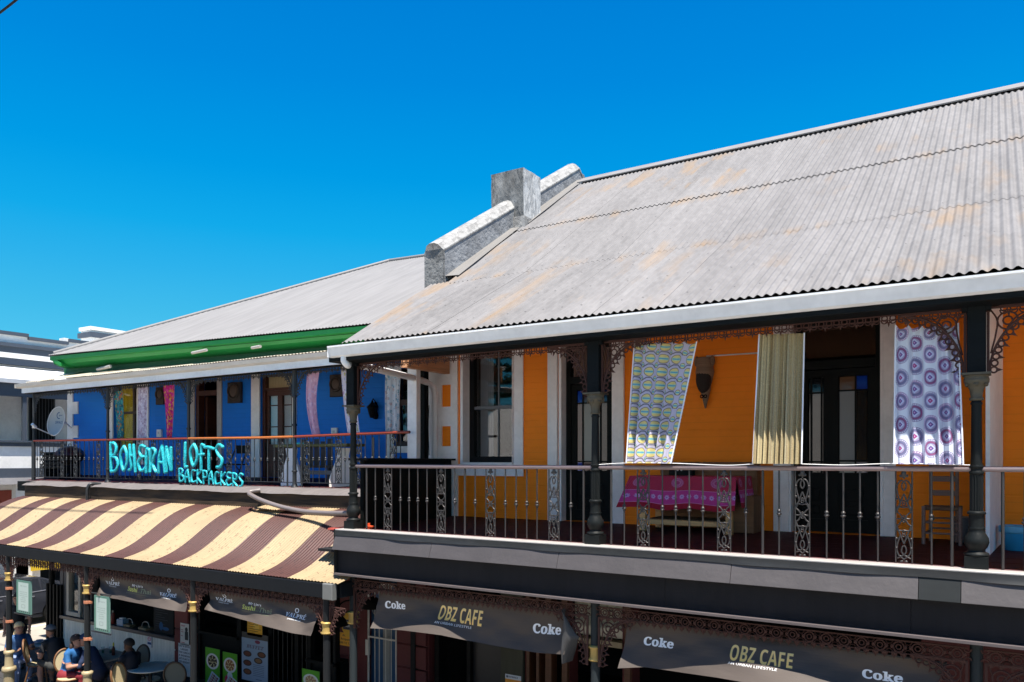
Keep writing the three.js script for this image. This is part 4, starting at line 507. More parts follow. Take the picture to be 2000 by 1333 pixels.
cloth('curtain', 'teal curtain with red flowers gathered at left of the yellow window', GBB, [[221, 764], [239, 764], [230, 856], [241, 856]], wB, clothMat(floral('#2c7f86', ['#c8643c', '#4fb0a8', '#1c5866', '#b89a4a'])), { folds: 4, bow: .03 });
cloth('curtain', 'pale lilac striped curtain hanging at right of the yellow window', GBB, [[270, 755], [288, 754], [270, 856], [286, 856]], wB, clothMat(floral('#cfc3d4', ['#b9a3b8', '#e5dde8', '#a88ea0'])), { folds: 4, ph: 1 });
cloth('curtain', 'magenta curtain with yellow flowers narrowing downwards on the blue balcony', GBB, [[318, 753], [341, 752], [326, 856], [336, 856]], wB, clothMat(floral('#c8127c', ['#d8b23c', '#e0489a', '#8f0d58', '#d86a34'])), { folds: 4, ph: 2, bow: .02 });
cloth('curtain', 'narrow pink striped curtain right of the brown French door', GBB, [[600, 727], [624, 725], [611, 850], [625, 850]], wB, clothMat(floral('#dcaec4', ['#e8c8d8', '#c89ab8', '#d0b8d8'], 160)), { folds: 4, bow: -.09 });
cloth('curtain', 'white curtain with small pastel flowers just left of the iron corner column', GBB, [[665, 716], [692, 714], [679, 848], [704, 847]], wB, clothMat(floral('#ddd3de', ['#c39ab8', '#c8c07a', '#b0b8d8', '#e8e0e8'], 130)), { folds: 4, ph: 2, bow: -.02 });
cloth('curtain', 'pale curtain with faded blue and red print before the rightmost blue house window', GBB, [[754, 712], [785, 710], [755, 846], [781, 845]], wB + .35, clothMat(floral('#c9ced4', ['#8fb4c8', '#c0a8a8', '#7f9fae', '#e2e2e2'], 150)), { folds: 6, ph: 1, bow: -.02 });
// ---- hanging canvas banners
const bannerTex = (w, h, f) => canvasTex(w, h, (x) => { x.fillStyle = '#524a45'; x.fillRect(0, 0, w, h); f(x); });
const squash = (x, s, px, py, size, fs, sx, col) => { x.save(); x.translate(px, py); x.scale(sx, 1); x.font = `${fs} ${size}px sans-serif`; x.fillStyle = col; x.fillText(s, 0, 0); x.restore(); };
const coke = (x, px, py, s) => { x.save(); x.translate(px, py); x.scale(.8, 1); x.font = `bold ${s}px serif`; x.fillStyle = '#f4f4f4'; x.fillText('Coke', 0, 0); x.lineWidth = s * .05; x.strokeStyle = '#f4f4f4'; x.strokeText('Coke', 0, 0); x.restore(); };
const obz = (x, px, py, s) => { x.textAlign = 'left'; x.save(); x.translate(px, py); x.scale(.4, 1); x.font = `bold ${s}px sans-serif`; const g = x.createLinearGradient(0, -s, 0, 0); g.addColorStop(0, '#ffe2a0'); g.addColorStop(1, '#ffd27a'); x.fillStyle = g; x.fillText('OBZ CAFE', 0, 0); x.restore(); x.font = `${s * .15}px sans-serif`; x.fillStyle = '#f0f0f0'; x.save(); x.translate(px, py + s * .2); x.scale(1.0, 1); x.fillText('AN URBAN LIFESTYLE', 0, 0); x.restore(); };
const valpre = (x, px, py, s) => { x.textAlign = 'center'; circ(x, px, py - s * 1.5, [s * .3, s * .45], null, '#dfe6ee', s * .16); x.font = `bold ${s}px serif`; x.fillStyle = '#dfe6ee'; x.save(); x.translate(px, py); x.scale(.9, 1.1); x.fillText('VALPRÉ', 0, 0); x.restore(); x.font = `${s * .33}px sans-serif`; x.fillText('SPRING WATER', px, py + s * .5); x.textAlign = 'left'; };
const sushi = (x, px, py, s) => { x.font = `bold ${s * .62}px sans-serif`; x.fillStyle = '#e8e8ea'; x.fillText("Mr Lin's", px + s * .9, py - s * 1.0); squash(x, 'Sushi', px, py, s * 1.15, 'bold', .8, '#c9cf6a'); x.font = `${s * .35}px serif`; x.fillStyle = '#7c8a5a'; x.fillText('and', px + s * 2.35, py); x.font = `${s * 1.1}px serif`; x.fillStyle = '#8d9a78'; x.fillText('Thai', px + s * 2.95, py); x.fillStyle = '#6a7458'; x.fillRect(px, py + s * .32, s * 4.9, 3); };
const tObz1 = bannerTex(1536, 360, x => { coke(x, 110, 170, 92); obz(x, 585, 225, 185); coke(x, 1285, 215, 100); });
const tObz2 = bannerTex(1536, 360, x => { coke(x, 130, 195, 85); obz(x, 600, 215, 165); coke(x, 1190, 200, 85); });
const tVal = bannerTex(1024, 256, x => { valpre(x, 150, 120, 44); sushi(x, 345, 150, 56); valpre(x, 840, 140, 44); });
function banner(label, group, top, bot, wT, wBt, t, ph, o = {}) { // two top corners, bottom edge points
  const [a, b] = top.map(([x, y]) => P(x, y, wT)), xl = P(bot[0][0], 1200, wBt).x, xr = b.x + .02, bx = bot.map(q => q[0]), fw = t => wBt - .12 * (Math.max(0, 1 - t / .12) ** 2 + Math.max(0, 1 - (1 - t) / .1) ** 2) - .2 * o.belly * Math.exp(-(((t - o.bc) / o.bw) ** 2)); const yAt = px => { let k = 0; while (k < bot.length - 2 && bot[k + 1][0] < px) k++; return bot[k][1] + (bot[k + 1][1] - bot[k][1]) * (px - bx[k]) / (bx[k + 1] - bx[k]); }; const cv = { getPoint: t => { const px = bx[0] + (bx[bx.length - 1] - bx[0]) * t; return P(px, yAt(px), fw(t)); } };
  const g = grid(120, 30, (u, v) => { const q = 1 - v, tp = a.clone().lerp(b, u), bt = cv.getPoint(u), p = tp.lerp(bt, q);
    const drape = Math.sin((u * 9 + q * 5.2 + ph)) * .022 + Math.sin(u * 23 - q * 9 + ph * 2) * .012 + Math.sin(u * 47 + q * 17) * .004; p.z += Math.sin(q * Math.PI) * -.05 + drape * (q * .25 + .6 * Math.sin(q * Math.PI)); p.y -= .016 * Math.sin(u * Math.PI) * q; return [p.x, p.y, p.z, (p.x - xl) / (xr - xl), v]; });
  const th = thing('cafe_banner', label, 'banner', [a.x, cv.getPoint(0).y, a.z], group); M('canvas', g, new THREE.MeshPhysicalMaterial({ map: t, roughness: .65, specularIntensity: .5, side: THREE.DoubleSide, bumpMap: bumpT, bumpScale: .003 }), th); M('hanging_rod', tube([a, b], .014, 6, 6), mIron, th); return th;
}
banner('black canvas banner with yellow OBZ CAFE lettering in the left bay under the orange balcony', 'cafe banners', [[741, 1152], [1108, 1192]], [[722, 1228], [790, 1231], [860, 1239], [960, 1259], [1050, 1275], [1103, 1279]], 8.5, 8.42, tObz1, 0, { belly: .75, bc: .3, bw: .17 });
banner('larger black canvas OBZ CAFE banner on the right, cut off by the bottom edge', 'cafe banners', [[1226, 1208], [1850, 1296]], [[1207, 1306], [1260, 1303], [1400, 1322], [1560, 1350], [1700, 1372], [1820, 1384]], 8.5, 8.42, tObz2, 2.2, { belly: 1.5, bc: .5, bw: .26 });
banner('black canvas sushi banner over the pale boarded shopfront and its serving hatch', 'sushi banners under the striped awning', [[192, 1119], [362, 1147]], [[187, 1164], [230, 1170], [280, 1180], [330, 1191], [362, 1196]], 8.2, 8.13, tVal, 1, { belly: .7, bc: .75, bw: .17 });
banner('black canvas sushi banner hanging over the food posters next to the corner post', 'sushi banners under the striped awning', [[407, 1153], [622, 1184]], [[399, 1191], [450, 1203], [510, 1220], [570, 1236], [606, 1243]], 8.2, 8.13, tVal, 1.9, { belly: .9, bc: .68, bw: .24 });
{ const a = P(1103, 1188, 8.45), m = mat(.06, .06, .062, .6, gr()); const t = thing('banner_flap', 'loose black canvas end flap dangling beside the middle iron post under the frieze', 'canvas flap', [a.x, a.y - .7, a.z]); M('cloth', grid(10, 16, (u, v) => { const q = 1 - v, w = .17 * (q < .5 ? q * 2 : 2 - q * 1.75); const p = P(1100, 1188 + q * 105, 8.42); return [p.x + .04 + u * w, p.y, p.z + .12 * Math.sin(u * 2 + q * 2), u, v]; }), m, t); }
// ---- balloon-like turquoise letters tied to the blue balcony
{ const w = 10.33, m = mat(.05, .62, .66, .28, { map: tex(256, 256, (u, v) => { const n = fbm(u * 9, v * 9, 9, 151, 4); return n > .6 ? [1, 1, 1] : n > .5 ? [.55, .9, .95] : [.28, .72, .82]; }, 3, 3), bumpMap: bumpT, bumpScale: .02 });
  const G = { B: [[[.1, 0], [.1, 1]], [[.1, .98], [.5, 1], [.72, .86], [.66, .64], [.2, .53]], [[.2, .53], [.75, .48], [.95, .26], [.75, .06], [.1, .0]]], O: [[[.5, 1], [.9, .75], [.88, .3], [.5, 0], [.12, .3], [.1, .72], [.5, 1]]], H: [[[.12, 1], [.26, .6], [.3, .12], [.1, .06]], [[.6, 1], [.74, .6], [.82, 0]], [[.24, .6], [.74, .6]]], E: [[[.85, .95], [.4, 1], [.15, .8], [.45, .58], [.7, .56]], [[.45, .56], [.05, .35], [.25, .03], [.7, .02], [.92, .12]]], M: [[[.05, 0], [.1, .55], [.12, .9]], [[.12, .9], [.35, .85], [.4, .4], [.42, .02]], [[.42, .5], [.6, .92], [.85, .8], [.72, .55], [.62, .3], [.92, .02]]], A: [[[.05, 0], [.2, .6], [.5, 1]], [[.5, 1], [.75, .6], [.92, 0]], [[.22, .38], [.78, .36]]], N: [[[.08, 0], [.12, .98]], [[.12, .95], [.5, .5], [.85, .05]], [[.85, .05], [.88, .95]]], L: [[[.3, 1], [.35, .5], [.3, 0], [.75, .02]]], F: [[[.8, .95], [.5, 1], [.4, .75], [.42, .3], [.36, -.1]], [[.1, .55], [.8, .58]]], T: [[[.0, .94], [.5, .95], [1, .88]], [[.5, .94], [.5, .5], [.45, -.1]]], S: [[[.9, .9], [.5, 1], [.2, .82], [.45, .56], [.8, .36], [.7, .06], [.25, .02]]], C: [[[.9, .9], [.4, .95], [.1, .5], [.35, .05], [.9, .1]]], K: [[[.12, 1], [.15, 0]], [[.85, .95], [.2, .5], [.9, .0]]], P: [[[.15, 0], [.15, 1]], [[.15, 1], [.85, .9], [.8, .55], [.2, .45]]], R: [[[.15, 0], [.15, 1]], [[.15, 1], [.85, .88], [.75, .56], [.2, .48], [.9, .0]]] };
  const word = (name, label, list, rad) => { const p0 = P(list[0][1], list[0][4], w), t = thing(name, label, 'sign', [p0.x, p0.y, p0.z], 'turquoise sign letters on the blue balcony'); for (const [ch, x0, x1, ya, yb] of list) { const q = (u, v) => P(x0 + (x1 - x0) * u, yb + (ya - yb) * v, w); M(`letter_${ch.toLowerCase()}`, G[ch].flatMap(st => { const pts = st.map(([u, v], i) => { const p = q(u, v); p.z += .012 * (i % 2); return p; }); const g = tube(pts, rad, 18, 7); const pp = g.attributes.position; return [g, ...[pts[0], pts[pts.length - 1]].map(e => T(new THREE.SphereGeometry(rad, 7, 5), e.x, e.y, e.z))]; }), m, t); } return t; };
  word('hostel_sign', 'big turquoise letters spelling BOHEMIAN tied to the left of the blue balcony railing', [['B', 215, 231, 866, 922], ['O', 235, 249, 872, 920], ['H', 251, 267, 870, 922], ['E', 270, 285, 871, 920], ['M', 284, 307, 872, 923], ['A', 309, 323, 872, 923], ['N', 324, 336, 873, 922]], .036);
  word('hostel_sign', 'turquoise letters spelling LOFTS on the blue balcony railing before the open doorway', [['L', 359, 368, 866, 913], ['O', 371, 386, 868, 911], ['F', 388, 401, 869, 914], ['T', 400, 417, 872, 914], ['S', 419, 437, 869, 914]], .034);
  word('hostel_sign', 'row of small turquoise letters spelling BACKPACKERS below the other words on the blue railing', [...'BACKPACKERS'].map((c, i) => [c, 349 + i * 11.6 + .6, 349 + (i + 1) * 11.6 - 1.2, 916 + i * .95, 941 + i * 1.0]), .022);
}
// ---- menu boards on the awning posts
const tMenu = (s) => canvasTex(256, 512, (x, w, h) => { x.fillStyle = '#4f7a6c'; x.fillRect(0, 0, w, h); x.fillStyle = '#a9bab4'; x.fillRect(34, 30, w - 68, h - 72); x.fillStyle = '#5a6f6c'; x.textAlign = 'center'; x.font = 'italic 30px serif'; x.fillText("Mr Lin's", w / 2, 95); x.font = '19px sans-serif'; ['SUSHI AND THAI', 'LUNCH SPECIAL', 'CALIFORNIA ROLL', 'SALMON', 'THAI CURRY', 'NOODLES'].forEach((q, i) => x.fillText(q, w / 2, 180 + i * 30 + s)); x.lineWidth = 4; x.strokeStyle = '#5a6f6c'; x.strokeRect(w / 2 - 30, 375, 60, 50); x.fillStyle = '#223'; for (let i = 0; i < 7; i++) x.fillRect(14 + i * 36, h - 34, 18, 18); });
for (const [x0, x1, y0, y1, lb] of [[33, 60, 1137, 1196, 'pale green framed menu board on the post at the left edge, over the blonde diner'], [185, 213, 1167, 1231, 'pale green framed menu board on the second post, beneath the sushi banner']]) { const w = 8.1, a = P(x0, y1, w), b = P(x1, y0, w); const t = thing('menu_board', lb, 'menu board', [a.x, a.y, a.z], 'menu boards on the awning posts'); M('panel', box(a.x, b.x, a.y, b.y, -w - .02, -w + .012), mat(.16, .3, .26, .6), t); const g = new THREE.PlaneGeometry(b.x - a.x, b.y - a.y); g.translate((a.x + b.x) / 2, (a.y + b.y) / 2, -w + .016); M('menu_print', g, new THREE.MeshStandardMaterial({ map: tMenu(x0 % 7), roughness: .5 }), t); M('arm', [bar(V(a.x - .12, b.y + .03, -w), V(b.x + .05, b.y + .03, -w), .014), bar(V(a.x - .12, a.y - .03, -w), V(b.x + .05, a.y - .03, -w), .014)], mIron, t); }
// ---- posters
function poster(name, label, cat, q, w, t, th = .012, group) { const a = P(q[0], q[3], w), b = P(q[1], q[2], w), o = thing(name, label, cat, [a.x, a.y, a.z], group); M('board', box(a.x, b.x, a.y, b.y, -w - th, -w), mat(.1, .1, .1, .7), o); const g = new THREE.PlaneGeometry(b.x - a.x, b.y - a.y); g.translate((a.x + b.x) / 2, (a.y + b.y) / 2, -w + .004); M('print', g, new THREE.MeshStandardMaterial({ map: t, roughness: .5 }), o); return o; }
const lines = (x, w, arr, y, s, col = '#222') => { x.textAlign = 'center'; x.fillStyle = col; x.font = `bold ${s}px sans-serif`; arr.forEach((q, i) => x.fillText(q, w / 2, y + i * s * 1.25, w - 10)); };
poster('poster', 'white poster with a dark figure high on the red pillar', 'poster', [352, 369, 1220, 1259], SW - .09, canvasTex(160, 330, (x, w, h) => { x.fillStyle = '#ded8d2'; x.fillRect(0, 0, w, h); x.fillStyle = '#2c2a2a'; x.beginPath(); x.ellipse(112, 90, 26, 34, 0, 0, 7); x.fill(); x.fillRect(84, 120, 60, 130); x.fillStyle = '#b03a4a'; x.font = 'bold 34px sans-serif'; x.fillText('EAST', 12, 50); x.fillRect(12, 100, 40, 8); x.fillRect(12, 130, 46, 8); x.fillRect(12, 190, 34, 8); x.fillRect(12, 290, 70, 10); }), .012, 'posters on the red pillar');
poster('poster', 'white text poster below the figure poster on the red pillar', 'poster', [348, 372, 1261, 1318], SW - .09, canvasTex(240, 560, (x, w, h) => { x.fillStyle = '#e4e2e4'; x.fillRect(0, 0, w, h); lines(x, w, ['LAST & MOVE', 'LADIES', 'THE GREAT', 'A WOMAN', 'AT FLAT 5', 'TO NIGHT'], 60, 44); }), .012, 'posters on the red pillar');
const dish = (x, a, b, r, c1, c2) => { circ(x, a, b, [r, r * .95], '#f0eee8', '#c9c6c0', 4); circ(x, a, b, r * .72, c1); for (let i = 0; i < 50; i++) { const t = i * 2.4, q = r * .66 * Math.sqrt(i / 50); circ(x, a + Math.cos(t) * q, b + Math.sin(t) * q, r * .1, i % 3 ? c2 : '#e6d9a0'); } };
const tFood = (c1, c2, m) => canvasTex(220, 480, (x, w, h) => { x.fillStyle = '#5fb022'; x.fillRect(0, 0, w, h); dish(x, w / 2, 150, 96, c1, c2); if (m) { circ(x, 80, 330, [50, 60], '#d23a5a'); circ(x, 110, 280, [40, 50], '#eef0e8'); } x.save(); x.translate(w / 2, 390); x.rotate(.5); x.fillStyle = '#dfe6ee'; x.fillRect(-70, -110, 140, 200); for (let i = 0; i < 24; i++) circ(x, -40 + (i % 4) * 26, -80 + Math.floor(i / 4) * 30, 13, i % 2 ? '#b0522c' : '#d8b48a'); x.restore(); });
const GF = 'green food posters below the shop counter';
poster('food_poster', 'green poster of a dark stir fry plate, leftmost below the shop counter', 'poster', [401, 429, 1270, 1345], SW - .12, tFood('#6a3a20', '#3f2a16'), .012, GF); poster('food_poster', 'green poster of a pale noodle plate with pink food below it', 'poster', [435, 463, 1279, 1350], SW - .12, tFood('#c98a5a', '#a8643a', 1), .012, GF); poster('food_poster', 'green poster of a sushi plate beside the corner post at the bottom edge', 'poster', [590, 624, 1313, 1372], SW - .12, tFood('#d8c8a8', '#c08a6a'), .012, GF);
poster('buffet_poster', 'pale blue BUFFET poster with six dishes beside the barred door', 'poster', [472, 523, 1243, 1327], SW - .1, canvasTex(360, 600, (x, w, h) => { x.fillStyle = '#8fa4bc'; x.fillRect(0, 0, w, h); x.fillStyle = '#4a443f'; x.fillRect(0, 0, w, 70); circ(x, 220, 100, [36, 22], '#7c3048'); x.font = 'italic bold 58px serif'; x.fillStyle = '#5a3f52'; x.fillText('BUFFET', 66, 190); [[80, 265], [275, 250], [230, 330], [80, 380], [80, 490]].forEach(([a, b], i) => { circ(x, a, b, [58, 38], '#3a2c26'); circ(x, a, b, [42, 26], ['#6a3a2a', '#7a4a30', '#8a6a4a'][i % 3]); }); x.fillStyle = '#5a6a80'; for (let i = 0; i < 7; i++) x.fillRect(160, 385 + i * 22, 150, 6); x.fillRect(200, 560, 80, 10); }));
poster('notice', 'small yellow notice above the BUFFET poster', 'notice', [483, 512, 1215, 1241], SW - .1, canvasTex(200, 200, (x, w, h) => { x.fillStyle = '#d8a21a'; x.fillRect(0, 0, w, h); circ(x, 120, 80, 42, '#e6c04a'); x.fillStyle = '#7a5a10'; for (let i = 0; i < 6; i++) x.fillRect(15, 22 + i * 28, 170 - (i % 3) * 40, 8); }));
poster('notice', 'small white no smoking notice on the pale boarded shopfront', 'notice', [287, 296, 1242, 1264], SW - .04, canvasTex(100, 220, (x, w, h) => { x.fillStyle = '#e2e2e6'; x.fillRect(0, 0, w, h); circ(x, 50, 70, 32, null, '#c04a54', 10); x.fillStyle = '#c04a54'; x.fillRect(22, 65, 56, 9); x.fillStyle = '#2c4a86'; x.fillRect(10, 130, 80, 40); }));
{ const w = GW - .06, a = P(662, 1240, w); const t = thing('security_sign', 'yellow octagonal security company sign with armed response plate on the maroon wall', 'sign', [a.x, a.y, a.z]); const o = P(681, 1222, w); const oc = new THREE.CylinderGeometry(.24, .24, .012, 8); oc.rotateY(Math.PI / 8); oc.rotateX(Math.PI / 2); oc.scale(.8, 1.05, 1); M('octagon', T(oc, o.x, o.y, -w), mat(.75, .42, .01, .5, gr()), t);
  const g = new THREE.PlaneGeometry(.3, .2); M('octagon_print', T(g, o.x, o.y + .01, -w + .009), new THREE.MeshStandardMaterial({ roughness: .5, map: canvasTex(200, 130, (x, W, H) => { x.fillStyle = '#1d2440'; x.fillRect(0, 0, W, H); lines(x, W, ['SECURITY', 'ALERT'], 48, 38, '#e8e8ee'); }) }), t);
  const b0 = P(662, 1260, w), b1 = P(692, 1240, w); M('plate', box(b0.x, b1.x, b0.y, b1.y, -w - .01, -w), mat(.75, .42, .01, .5), t); const pg = new THREE.PlaneGeometry(b1.x - b0.x, b1.y - b0.y); M('plate_print', T(pg, (b0.x + b1.x) / 2, (b0.y + b1.y) / 2, -w + .004), new THREE.MeshStandardMaterial({ roughness: .5, map: canvasTex(240, 170, (x, W, H) => { x.fillStyle = '#e0a010'; x.fillRect(0, 0, W, H); lines(x, W, ['Armed', 'Response', '086 12 12 30'], 46, 40, '#3a2a08'); }) }), t); }
poster('notice', 'small blue and yellow notice on the dark pilaster under the cafe banner', 'notice', [987, 1018, 1322, 1345], GW - .1, canvasTex(200, 140, (x, w, h) => { x.fillStyle = '#c8d0dc'; x.fillRect(0, 0, w, h); x.fillStyle = '#31425e'; circ(x, 24, 22, 12, '#31425e'); lines(x, w, ['ENTRANCE'], 30, 24, '#31425e'); x.fillStyle = '#d8922a'; x.fillRect(0, 44, w, 100); }));
// gooseneck lamps
for (const [px, py, lb] of [[658, 1222, 'black dome gooseneck lamp with white inside beside the security sign'], [727, 1188, 'black dome gooseneck lamp half hidden behind the left end of the left OBZ CAFE banner']]) { const w = 9.9, p = P(px, py, w), t = thing('gooseneck_lamp', lb, 'wall lamp', [p.x, p.y, p.z], 'gooseneck lamps on the maroon wall'); M('shade', T(lathe([[.03, .2], [.05, .19], [.1, .16], [.16, .09], [.19, .01], [.2, 0], [.185, .012], [.15, .085], [.04, .17]], 20), p.x, p.y, p.z), mBlack, t); M('reflector', T(lathe([[.182, .008], [.148, .08], [.0, .15]], 18), p.x, p.y - .002, p.z), mat(.8, .8, .78, .4), t); M('gooseneck', tube([V(p.x, p.y + .19, p.z), V(p.x, p.y + .36, p.z - .08), V(p.x - .02, p.y + .38, p.z - .4), V(p.x - .04, p.y + .16, p.z - .9), V(p.x - .04, p.y + .12, -GW + .01)], .016, 24, 6), mBlack, t); }
// wall pieces on the blue house
for (const [a, b, c, d, lb] of [[303, 318, 756, 791, 'dark square carved wall plaque left of the open doorway, half behind the magenta curtain'], [443, 468, 746, 788, 'dark square carved wall plaque between the open doorway and the French door'], [643, 668, 731, 776, 'dark square carved wall plaque behind the white flowered curtain']]) { const p0 = PR(a, d, WW - .1), p1 = PR(b, c, WW - .1), t = thing('wall_plaque', lb, 'wall plaque', toW(p0).toArray(), 'carved plaques on the blue wall'); const cx = (p0.x + p1.x) / 2, cy = (p0.y + p1.y) / 2, r = (p1.x - p0.x) * .42; const m = mat(.045, .032, .025, .6, gr()); MR('panel', cbox(p0.x, p1.x, p0.y, p1.y, -WW, -WW + .1, .012), m, t); MR('ring', T(new THREE.TorusGeometry(r, .03, 8, 24), cx, cy + .04, -WW + .1), m, t); const s = new THREE.SphereGeometry(r * .75, 12, 8); s.scale(1, 1.1, .25); MR('boss', T(s, cx, cy + .04, -WW + .1), mat(.09, .06, .045, .6), t); }
{ const p = PR(728, 803, WW - .12), t = thing('wall_lantern', 'black iron wall lantern on the blue wall right of the corner column', 'lantern', toW(p).toArray()); MR('backplate', T(lathe([[0, -.18], [.05, -.17], [.07, -.1], [.04, 0], [.07, .1], [.03, .19], [0, .22]], 10), p.x, p.y, -WW + .03), mBlack, t); MR('lantern_body', T(lathe([[0, -.12], [.05, -.11], [.08, -.02], [.11, .1], [.13, .12], [.09, .16], [.03, .22], [.02, .26], [0, .27]], 6), p.x, p.y - .04, p.z + .02), mBlack, t); MR('arm', tube([V(p.x, p.y + .2, -WW + .04), V(p.x, p.y + .26, p.z - .02), V(p.x, p.y + .22, p.z + .02)], .012, 10, 5), mBlack, t); }
for (const [px, py, lb] of [[313, 847, 'small white socket box on the blue wall left of the magenta curtain foot'], [655, 845, 'small white socket box on the blue wall above the white table']]) { const p = PR(px, py, WW), t = thing('socket_box', lb, 'socket box', toW(p).toArray(), 'white socket boxes on the blue wall'); MR('cover', cbox(p.x - .085, p.x + .085, p.y - .1, p.y + .1, -WW, -WW + .06, .01), mWhiteP, t); MR('socket', box(p.x - .03, p.x + .03, p.y - .02, p.y + .04, -WW + .06, -WW + .066), mat(.5, .52, .55, .5), t); }
// carved skull-like wall mask on the orange wall
{ const c = P(1374, 740, WW - .12), t = thing('carved_mask', 'long carved animal mask, pale with dark face and pointed snout, on the orange wall', 'carved mask', [c.x, c.y, c.z]); const L = P(1374, 798, WW).y - c.y, m = mat(.3, .2, .13, .7, { map: woodT });
  const secs = []; const body = grid(18, 14, (u, v) => { const a = u * Math.PI * 2, q = v, y = c.y + .33 - q * .78, r = .16 * (q < .3 ? .75 + q * .85 : 1.005 * (1 - (q - .3) / .72)) + .008; return [c.x + Math.cos(a) * r * .85 + (q > .6 ? .01 : 0), y, -WW + .05 + Math.max(-.04, Math.sin(a) * r * .75)]; }); M('snout', body, m, t);
  const f = new THREE.SphereGeometry(.155, 16, 12); f.scale(.78, 1.45, .55); M('face', T(f, c.x - .005, c.y - .0, -WW + .09), mat(.02, .014, .012, .8, gr({ bumpScale: .01 })), t); for (const s of [-1, 1]) { M('nostril', T(new THREE.TorusGeometry(.022, .009, 6, 10), c.x + s * .028, c.y - .27, -WW + .11), mBlack, t); const h = new THREE.SphereGeometry(.07, 10, 8); h.scale(.6, 1.2, .6); M('ear', T(h, c.x + s * .12, c.y + .27, -WW + .06), m, t); } }
// satellite dish
{ const p = P(109, 823, 11.0), t = thing('satellite_dish', 'white satellite dish with crescent logo fixed beside the corner of the blue house', 'satellite dish', [p.x, p.y, p.z]); const N = V(.22, .2, .95).normalize(), q = new THREE.Quaternion().setFromUnitVectors(V(0, 0, 1), N); const put = g => { g.applyQuaternion(q); g.translate(p.x, p.y, p.z); return g; };
  const W = .3, H = .4; const df = grid(28, 10, (u, v) => { const a = u * 6.2832; return [Math.cos(a) * W * v, Math.sin(a) * H * v, -.09 * (1 - v * v), .5 + Math.cos(a) * .5 * v, .5 + Math.sin(a) * .5 * v]; });
  M('reflector', put(df), new THREE.MeshStandardMaterial({ side: THREE.DoubleSide, roughness: .5, map: canvasTex(256, 320, (x, w, h) => { x.fillStyle = '#aeb4b8'; x.fillRect(0, 0, w, h); x.lineWidth = 9; x.strokeStyle = '#33507c'; x.beginPath(); x.arc(122, 92, 32, 1.2, 4.9); x.stroke(); x.fillStyle = '#33507c'; x.font = 'italic bold 24px sans-serif'; x.fillText('space', 112, 96); x.font = 'bold 40px sans-serif'; x.fillText('SPACE', 78, 180); }) }), t);
  const rim = new THREE.TorusGeometry(1, .035, 6, 36); rim.scale(W, H, .4); M('rim', put(rim), mWhiteP, t); M('arm', [put(bar(V(0, -H, 0), V(-.06, -.3, .55), .016)), put(bar(V(0, 0, -.09), V(0, 0, -.25), .03)), bar(V(p.x, p.y, p.z - .22), V(bx0 + .1, p.y - .2, -WW - .1), .022)], mWhiteP, t); M('receiver', put(merge([bar(V(-.06, -.3, .5), V(-.06, -.24, .62), .04, 10), bar(V(-.1, -.31, .55), V(-.02, -.29, .55), .03, 8)])), mWhiteP, t); }
{ const c = M('overhead_cable', tube([P(-260, 210, 7), P(-60, 66, 7), P(0, 24, 7), P(50, -16, 7), P(200, -150, 7)], .022, 40, 6), mBlack); tag(c, 'thin black overhead cable crossing the top left corner of the sky', 'cable'); }
